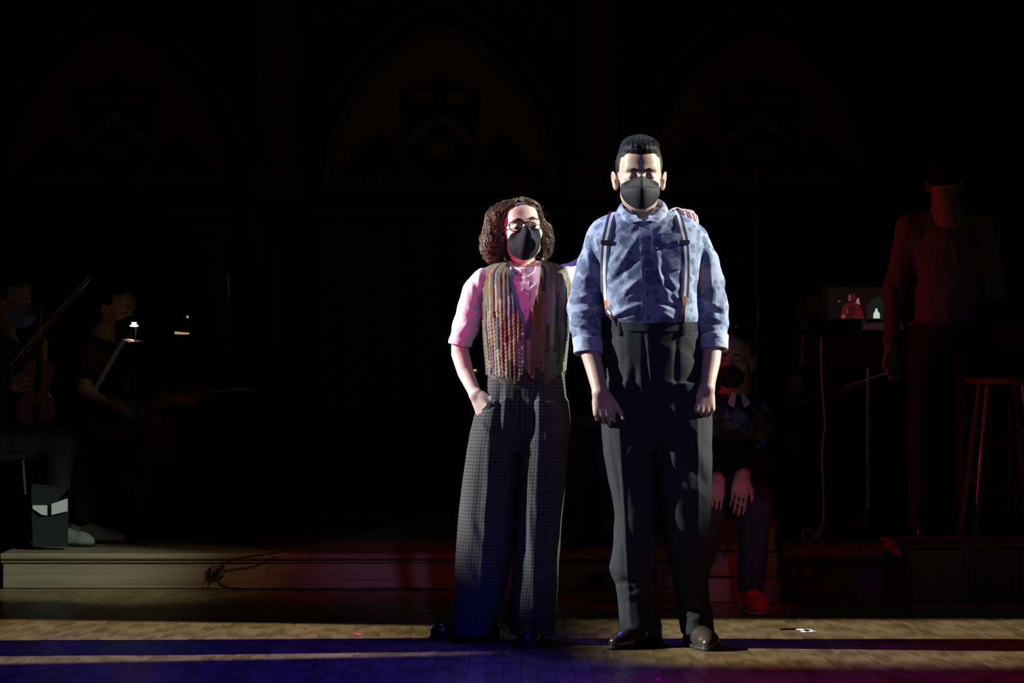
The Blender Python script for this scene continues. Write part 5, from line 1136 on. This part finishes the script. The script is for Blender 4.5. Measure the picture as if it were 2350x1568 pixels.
def stand_lamp(label, c, r=0.024, mat='lamp_glow', watts=0, col=(1, 0.75, 0.4), arm=None, flat=0.5):
    c = A_(c); t = thing('stand_lamp', label, 'lamp', c)
    MB().lathe(c, [(r*0.25, r*0.55), (r*0.55, r*0.5), (r*0.5, r*0.1), (r, -r*0.15), (r*0.9, -r*0.35), (r*0.3, -r*0.42)][::-1], 16).obj('bulb', mat, t, smooth=True)
    MB().lathe(c, [(r*1.05, r*0.62), (r*0.6, r*1.0), (r*0.2, r*1.1)], 16).obj('shade', 'black_metal', t, smooth=True)
    if arm is not None: MB().tube(spline([c+(0, 0.0, r), c+(0.01, 0.02, 0.05), A_(arm)], 6), 0.004, 6).obj('arm', 'black_metal', t, smooth=True)
    if watts:
        d = bpy.data.lights.new('lamp_light', 'POINT'); d.energy = watts; d.color = col; d.shadow_soft_size = 0.02; o = bpy.data.objects.new('lamp_light', d); COL.objects.link(o); o.location = (0, -0.03, -0.03); o.parent = t
stand_lamp('small lit warm lamp clipped above the score on the left music stand', Q(309, 746, -.02), 0.021, 'lamp_glow', 0.10, (1, 0.72, 0.4), Q(310, 788))
# further stand with a dim strip lamp
D = 14.6
b0 = A_((X(420, D), D, PT)); t = thing('music_stand', 'distant black music stand with a dim strip lamp left of centre', 'stand', b0); tripod(t, b0, Z(830, D)-PT, 0.011, 0.25); desk_plate(t, Q(420, 815), (1, 0, 0), (0.0, -0.25, 1), 0.34, 0.22)
t = thing('strip_lamp', 'dim warm strip lamp above the distant music stand', 'lamp', Q(418, 766)); MB().tube([Q(401, 764), Q(434, 767)], 0.006, 8).obj('tube', 'lamp_glow_dim', t, smooth=True); MB().tube([Q(398, 759, .01), Q(437, 762, .01)], 0.008, 6).obj('housing', 'black_metal', t); MB().tube([Q(434, 767, .02), Q(425, 815, .02)], 0.003, 6).obj('arm', 'black_metal', t)
MB().tube([Q(430, 730), Q(431, 725)], 0.006, 8).obj('indicator', 'lamp_glow_dim', t, smooth=True)
stand_lamp('small orange lamp glowing in the gap beside the arm of the shorter actor', P(1090, 850, 14.4), 0.011, 'lamp_glow_orange', 0, arm=P(1104, 870, 14.4))
t = thing('music_stand', 'dark music stand behind the bent arm of the shorter actor', 'stand', (X(1120, 14.4), 14.4, PT)); tripod(t, (X(1120, 14.4), 14.4, PT), Z(900, 14.4)-PT); desk_plate(t, P(1120, 885, 14.4), (1, 0, 0), (0, 0.25, 1), 0.36, 0.24)
# slim stand with round foot, left of centre
D = 13.3; b0 = A_((X(528, D), D, PT)); t = thing('microphone_stand', 'slim black microphone stand with round foot left of centre', 'stand', b0)
MB().lathe(b0, [(0.12, 0.0), (0.12, 0.012), (0.03, 0.022), (0.012, 0.05)], 28).obj('base', 'black_metal', t, smooth=True); MB().tube([b0+(0, 0, 0.02), b0+(0, 0, 1.15)], 0.009, 8).obj('pole', 'black_metal', t, smooth=True)
MB().tube([b0+(0, 0, 1.15), b0+(0.01, -0.05, 1.27)], [0.010, 0.022], 12).obj('microphone', 'black_metal', t, smooth=True)
# tall microphone stand right of the taller actor
D = 12.85; b0 = A_((X(1737, D), D, PT)); t = thing('microphone_stand', 'tall thin microphone stand rising behind the masked seated person', 'stand', b0)
MB().lathe(b0, [(0.13, 0.0), (0.13, 0.012), (0.03, 0.022), (0.013, 0.05)], 28).obj('base', 'black_metal', t, smooth=True); MB().tube([b0+(0, 0, 0.02), (b0[0], D, Z(745, D))], 0.0095, 8).obj('pole', 'chrome', t, smooth=True); MB().tube([(b0[0], D, Z(745, D)), Q(1736, 410)], 0.0055, 8).obj('extension', 'chrome', t, smooth=True)
MB().tube([Q(1736, 415), Q(1738, 400), Q(1742, 380)], [0.010, 0.012, 0.011], 12).obj('microphone', 'black_metal', t, smooth=True); MB().tube([Q(1730, 408), Q(1746, 402)], 0.008, 8).obj('clip', 'black_metal', t)
# music stand with bright metal edges
D = 13.25; b0 = A_((X(1728, D), D+.05, PT)); t = thing('music_stand', 'music stand with bright metal bars behind the masked seated person', 'stand', b0); tripod(t, b0, Z(790, D)-PT)
desk_plate(t, Q(1727, 766, .03), (1, 0, 0), (0, 0.30, 1), 0.155, 0.10); MB().box((X(1688, D), D-0.015, Z(752, D)), (X(1763, D), D, Z(746, D))).obj('bar', 'chrome', t, bevel=0.003); MB().box((X(1703, D), D-0.03, Z(787, D)), (X(1766, D), D-0.01, Z(784, D))).obj('bar', 'chrome', t)
# black desk, screen and papers
D = 13.3; t = thing('music_desk', 'wide black conductor desk on a chrome pole in front of the screen', 'desk', (X(1993, D), D, PT))
tripod(t, (X(1993, D), D, PT), Z(822, D)-PT, 0.012, 0.26, pole_mat='chrome'); MB().box((X(1838, D), D-0.02, Z(842, D)), (X(2096, D), D+0.30, Z(762, D))).obj('cabinet', 'black_plastic', t, bevel=0.006); MB().box((X(1828, D), D-0.05, Z(762, D)), (X(2104, D), D+0.34, Z(758, D))).obj('top', 'black_plastic', t, bevel=0.003)
for k, pts in enumerate(([(1978, 757), (2062, 757), (2060, 742), (1984, 740)], [(1974, 745), (1984, 730), (1990, 744), (1982, 752)], [(2062, 757), (2074, 757), (2068, 738), (2062, 750)])):
    a = [Q(x, y, -.02+.012*(i > 1)+0.03*k*0) for i, (x, y) in enumerate(pts)]; n_ = np.array([0, 1, 0]); MB().add(a+[v+n_*0.004 for v in a], [(0, 1, 2, 3), (7, 6, 5, 4), (0, 4, 5, 1), (1, 5, 6, 2), (2, 6, 7, 3), (3, 7, 4, 0)]).obj('x', 'paper')
    o = bpy.data.objects['x']; o.name = 'sheet_music'; tag(o, ('white sheet music lying curled on the black desk', 'folded corner of paper standing up on the black desk below the screen', 'small paper corner showing between the standing person\'s arm and back')[k], 'paper')
D = 13.52; t = thing('monitor', 'monitor on the black desk showing a person in red on a dark stage', 'monitor', (X(1975, D), D, Z(757, D)))
sx0, sx1, sy0, sy1 = 1898, 2056, 660, 733
MB().box((X(sx0-8, D), D, Z(sy1+8, D)), (X(sx1+8, D), D+0.03, Z(sy0-7, D))).obj('case', 'black_plastic', t, bevel=0.004); MB().box((X(1960, D), D+0.005, Z(758, D)), (X(1996, D), D+0.025, Z(738, D))).obj('foot', 'black_plastic', t)
scr = MB().box((X(sx0, D), D-0.002, Z(sy1, D)), (X(sx1, D), D+0.001, Z(sy0, D))).obj('screen', 'screen_dark', t)
def pic(pts, mat, lay): MB().prism([(X(a, D), Z(b, D)) for a, b in pts], (0, D-0.0022-0.0004*lay, 0), (1, 0, 0), (0, 0, 1), (0, -1, 0), 0.0003).obj('screen_image', mat, scr)
ov = lambda cx, cy, rx, ry, n=16: [(cx+rx*math.cos(2*PI*k/n), cy+ry*math.sin(2*PI*k/n)) for k in range(n)]
pic([(1990, 733), (1990, 700), (2000, 688), (2015, 682), (2056, 682), (2056, 733)], 'screen_grey', 0); pic([(1963, 695), (1967, 684), (1971, 685), (1974, 700)], 'screen_pink', 1)
pic([(1930, 731), (1932, 712), (1936, 701), (1944, 696), (1962, 695), (1971, 699), (1977, 710), (1983, 731)], 'screen_red', 2); pic([(1942, 731), (1940, 708), (1946, 700), (1960, 699), (1964, 712), (1958, 731)], 'screen_darkred', 3)
pic(ov(1954, 684, 8.5, 11), 'screen_darkred', 3); pic(ov(1949.5, 684, 3.5, 8), 'screen_skin', 4); pic(ov(1960, 683, 3.0, 8), 'screen_red', 4); pic(ov(1935, 727, 5.5, 5), 'screen_skin', 4); pic([(1943, 708), (1946, 709), (1946, 718), (1943, 721)], 'screen_skin', 4); pic(ov(1926, 692, 4, 2, 8), 'screen_skin', 4)
pic([(2004, 731), (2004, 720), (2008, 714), (2009, 708), (2013, 708), (2014, 714), (2019, 720), (2019, 731)], 'screen_white', 2)
# right music stand with brown folder
D = 13.7; b0 = A_((X(2318, D), D, PT)); t = thing('music_stand', 'black music stand at the right edge behind the stool', 'stand', b0); tripod(t, b0, Z(800, D)-PT); desk_plate(t, Q(2318, 770, .03), (1, 0, 0), (0, 0.35, 1), 0.40, 0.20)
o = tag(MB().prism([(-0.10, 0.0), (0.17, 0.0), (0.17, 0.155), (-0.085, 0.14)], Q(2316, 800, -.012), (1, 0, 0), unit((0, 0.35, 1)), unit((0, -1, 0.35)), 0.008).obj('folder', 'brown_folder'), 'dull brown folder resting on the music stand at the right edge', 'folder')
# stool on its box
BZ = 0.247
bx = thing('wooden_box', 'low dark wooden box with reeded grille panel under the stool', 'box', (2.1, 12.0, 0)); Rb = rot(4); cb = A_((1.655, 11.82, 0))
MB().box((0, 0, 0.001), (0.98, 0.50, BZ-0.022), Rb, cb).obj('body', 'box_wood', bx, bevel=0.004); MB().box((-0.012, -0.014, BZ-0.021), (0.99, 0.51, BZ), Rb, cb).obj('top', 'box_wood', bx, bevel=0.004)
for a, b in ((0.0, 0.012), (0.243, 0.262), (0.455, 0.475), (0.69, 0.71)): MB().box((a, -0.012, 0.004), (b, -0.001, BZ-0.024), Rb, cb).obj('stile', 'box_wood', bx, bevel=0.002)
for k in range(17): MB().box((0.268+k*0.0108, -0.008, 0.035), (0.2745+k*0.0108, -0.001, BZ-0.045), Rb, cb).obj('slat', 'box_wood', bx)
D = 12.07; sc0 = A_((X(2299, D), D, BZ)); t = thing('bar_stool', 'round wooden bar stool with glossy seat standing on the low box', 'stool', sc0); hz_ = Z(866, D)-BZ
MB().lathe(sc0, [(0.145, hz_-0.032), (0.156, hz_-0.026), (0.158, hz_-0.012), (0.150, hz_-0.002), (0.10, hz_)], 36).obj('seat', 'stool_wood', t, smooth=True)
lt = [A_((math.cos(a)*0.105, math.sin(a)*0.105, hz_-0.03)) for a in [math.radians(v) for v in (228, 318, 48, 138)]]; lb = [A_((math.cos(a)*0.205, math.sin(a)*0.205, 0.002)) for a in [math.radians(v) for v in (228, 318, 48, 138)]]
for a, b in zip(lt, lb): MB().tube([sc0+a, sc0+a*0.5+b*0.5, sc0+b], [0.015, 0.0185, 0.013], 12).obj('leg', 'stool_wood', t, smooth=True)
for k in range(4):
    for f_ in ((0.30, 0.62) if k % 2 else (0.36, 0.68)): p1, p2 = lt[k]+(lb[k]-lt[k])*f_, lt[(k+1) % 4]+(lb[(k+1) % 4]-lt[(k+1) % 4])*f_; MB().tube([sc0+p1, sc0+(p1+p2)/2, sc0+p2], [0.008, 0.0105, 0.008], 10).obj('rung', 'stool_wood', t, smooth=True)

# ------------------------------------------------------------------ cables, boxes, marks on the floor
D = 13.2
tag(MB().tube(spline([Q(1885, 775), Q(1884, 830), Q(1890, 930), Q(1893, 975), Q(1887, 1040), Q(1890, 1130), Q(1890, 1190), Q(1880, 1225), Q(1862, 1243), Q(1846, 1238), Q(1844, 1222), Q(1856, 1216), Q(1876, 1226), Q(1892, 1248)], 10), 0.0038, 8).obj('cable', 'white_cable', smooth=True), 'pale cable hanging down from the black desk and looping near the platform', 'cable')
RY = PF-0.004
ob = thing('outlet_box', 'grey electrical box on the platform riser with a black cable', 'outlet', (X(500, RY), RY, Z(1322, RY)))
MB().box((X(485, RY), RY-0.035, Z(1322, RY)), (X(515, RY), RY+0.003, Z(1298, RY))).obj('box', 'outlet_grey', ob, bevel=0.003); MB().tube([P(500, 1312, RY-0.035), P(500, 1312, RY-0.055)], 0.012, 12).obj('plug', 'black_plastic', ob, smooth=True)
tag(MB().tube(spline([P(640, 1269, 12.53), P(600, 1274, 12.50), P(545, 1282, 12.50), P(516, 1294, 12.50), P(506, 1308, 12.50), P(499, 1322, 12.50), P(501, 1336, 12.49), P(515, 1347, 12.48), P(560, 1352, 12.46), P(750, 1353, 12.45), P(1035, 1354, 12.45)], 10), 0.0045, 8).obj('cable', 'black_cable', smooth=True), 'black cable running from the outlet box along the foot of the platform', 'cable')
ob = thing('outlet_box', 'dark electrical box on the riser seen between the two actors', 'outlet', (X(1365, RY), RY, Z(1342, RY))); MB().box((X(1352, RY), RY-0.03, Z(1342, RY)), (X(1388, RY), RY+0.003, Z(1318, RY))).obj('box', 'black_plastic', ob, bevel=0.003)
tag(MB().tube(spline([P(1356, 1322, 12.53), P(1338, 1324, 12.51), P(1326, 1336, 12.50), P(1330, 1350, 12.48), P(1380, 1353, 12.46), P(1470, 1353, 12.46)], 8), 0.004, 8).obj('cable', 'black_cable', smooth=True), 'short black cable curling from the box between the two actors', 'cable')
for k, (a, b) in enumerate(((1818, 1832), (1842, 1866))):
    tag(MB().box((X(a, RY), RY-0.012, Z(1318, RY)), (X(b, RY), RY+0.001, Z(1282, RY))).obj('wall_plate', 'plate_white', bevel=0.002), ('narrow pale socket plate on the riser next to the stacked slabs', 'wider pale socket plate on the riser, further from the slabs')[k], 'socket plate')
# bag with papers by the violinist's feet
D = 12.84; t = thing('tote_bag', 'black bag with white papers inside beside the grey shoes at the left', 'bag', (X(115, D), D, PT))
MB().add([P(76, 1255, D-.04), P(156, 1255, D-.04), P(156, 1255, D+.07), P(76, 1255, D+.07), P(72, 1165, D-.05), P(158, 1150, D-.05), P(158, 1120, D+.08), P(72, 1110, D+.08)], [(0, 1, 5, 4), (1, 2, 6, 5), (2, 3, 7, 6), (3, 0, 4, 7), (0, 3, 2, 1)]).obj('pouch', 'bag_black', t)
for nm, pts, dy in (('left', [(75, 1160), (108, 1160), (108, 1183), (96, 1182), (75, 1168)], -.062), ('right', [(118, 1157), (155, 1144), (155, 1174), (118, 1182)], -.064)):
    tag(MB().prism([(X(a, D+dy), Z(b, D+dy)) for a, b in pts], (0, D+dy, 0), (1, 0, 0), (0, 0, 1), (0, 1, 0), 0.006).obj('paper_stack', 'paper'), f'white papers showing at the {nm} of the black bag', 'paper')
# low wooden base behind the left stand
D = 13.9; tag(MB().box((X(320, D), D, PT), (X(440, D), D+0.3, Z(1196, D))).obj('floor_box', 'crate_wood', bevel=0.004), 'low wooden box behind the left music stand', 'box')
D = 13.45; tag(MB().box((X(428, D), D, PT), (X(441, D), D+0.02, Z(1192, D))).obj('wooden_block', 'dark_wood', bevel=0.003), 'upright dark wooden block beside the left music stand', 'block')
# tape marks
def gpt(px_, py_): y = FPX*CH/(py_-HZ); return np.array([X(px_, y), y, 0.0])
def tape(name, label, polys, mat):
    t = thing(name, label, 'tape', gpt(*polys[0][0]))
    for q in polys:
        V = [gpt(a, b)+(0, 0, .0002) for a, b in q]; n = len(V); MB().add(V+[v+(0, 0, .0006) for v in V], [tuple(range(n)), tuple(range(n, 2*n))]+[(k, (k+1) % n, n+(k+1) % n, n+k) for k in range(n)]).obj('tape_strip', mat, t)
tape('tape_mark', 'white cross of tape on the lit floor at the right', [[(1824, 1445), (1838, 1443.5), (1876, 1449), (1862, 1451)], [(1836, 1450.5), (1850, 1451.5), (1866, 1445), (1852, 1444)]], 'white_tape')
tape('tape_mark', 'pink arrow-shaped tape mark in the shadow at far left', [[(138, 1481), (150, 1479), (181, 1478.5), (181, 1480.2), (152, 1481)], [(139, 1481.5), (146, 1481), (163, 1484), (156, 1485.5)]], 'pink_tape')
tape('tape_mark', 'pink tape mark at the bottom edge in front of the actors', [[(1498, 1557), (1512, 1555.5), (1528, 1558.5), (1516, 1560)], [(1504, 1562), (1514, 1562.5), (1526, 1558.5), (1516, 1557.5)]], 'pink_tape')
tape('tape_mark', 'faint pink tape mark left of the shorter actor', [[(806, 1455), (818, 1453.5), (832, 1456), (822, 1457.5)]], 'pink_tape')
tape('tape_mark', 'short pale strip of tape behind the shorter actor, nearest the cable', [[(858, 1413), (872, 1412), (886, 1415), (874, 1416.5)]], 'white_cable')
tape('tape_mark', 'thin pale strip of tape beside the shorter actor\'s trouser hem', [[(968, 1402), (990, 1400.5), (1024, 1403), (1002, 1404.2)]], 'white_cable')
o = tag(MB().tube([gpt(1790, 1447)+(0, 0, .004), gpt(1826, 1446.5)+(0, 0, .004)], 0.0035, 8).obj('pencil', 'black_plastic', smooth=True), 'dark pencil lying next to the white tape cross', 'pencil')
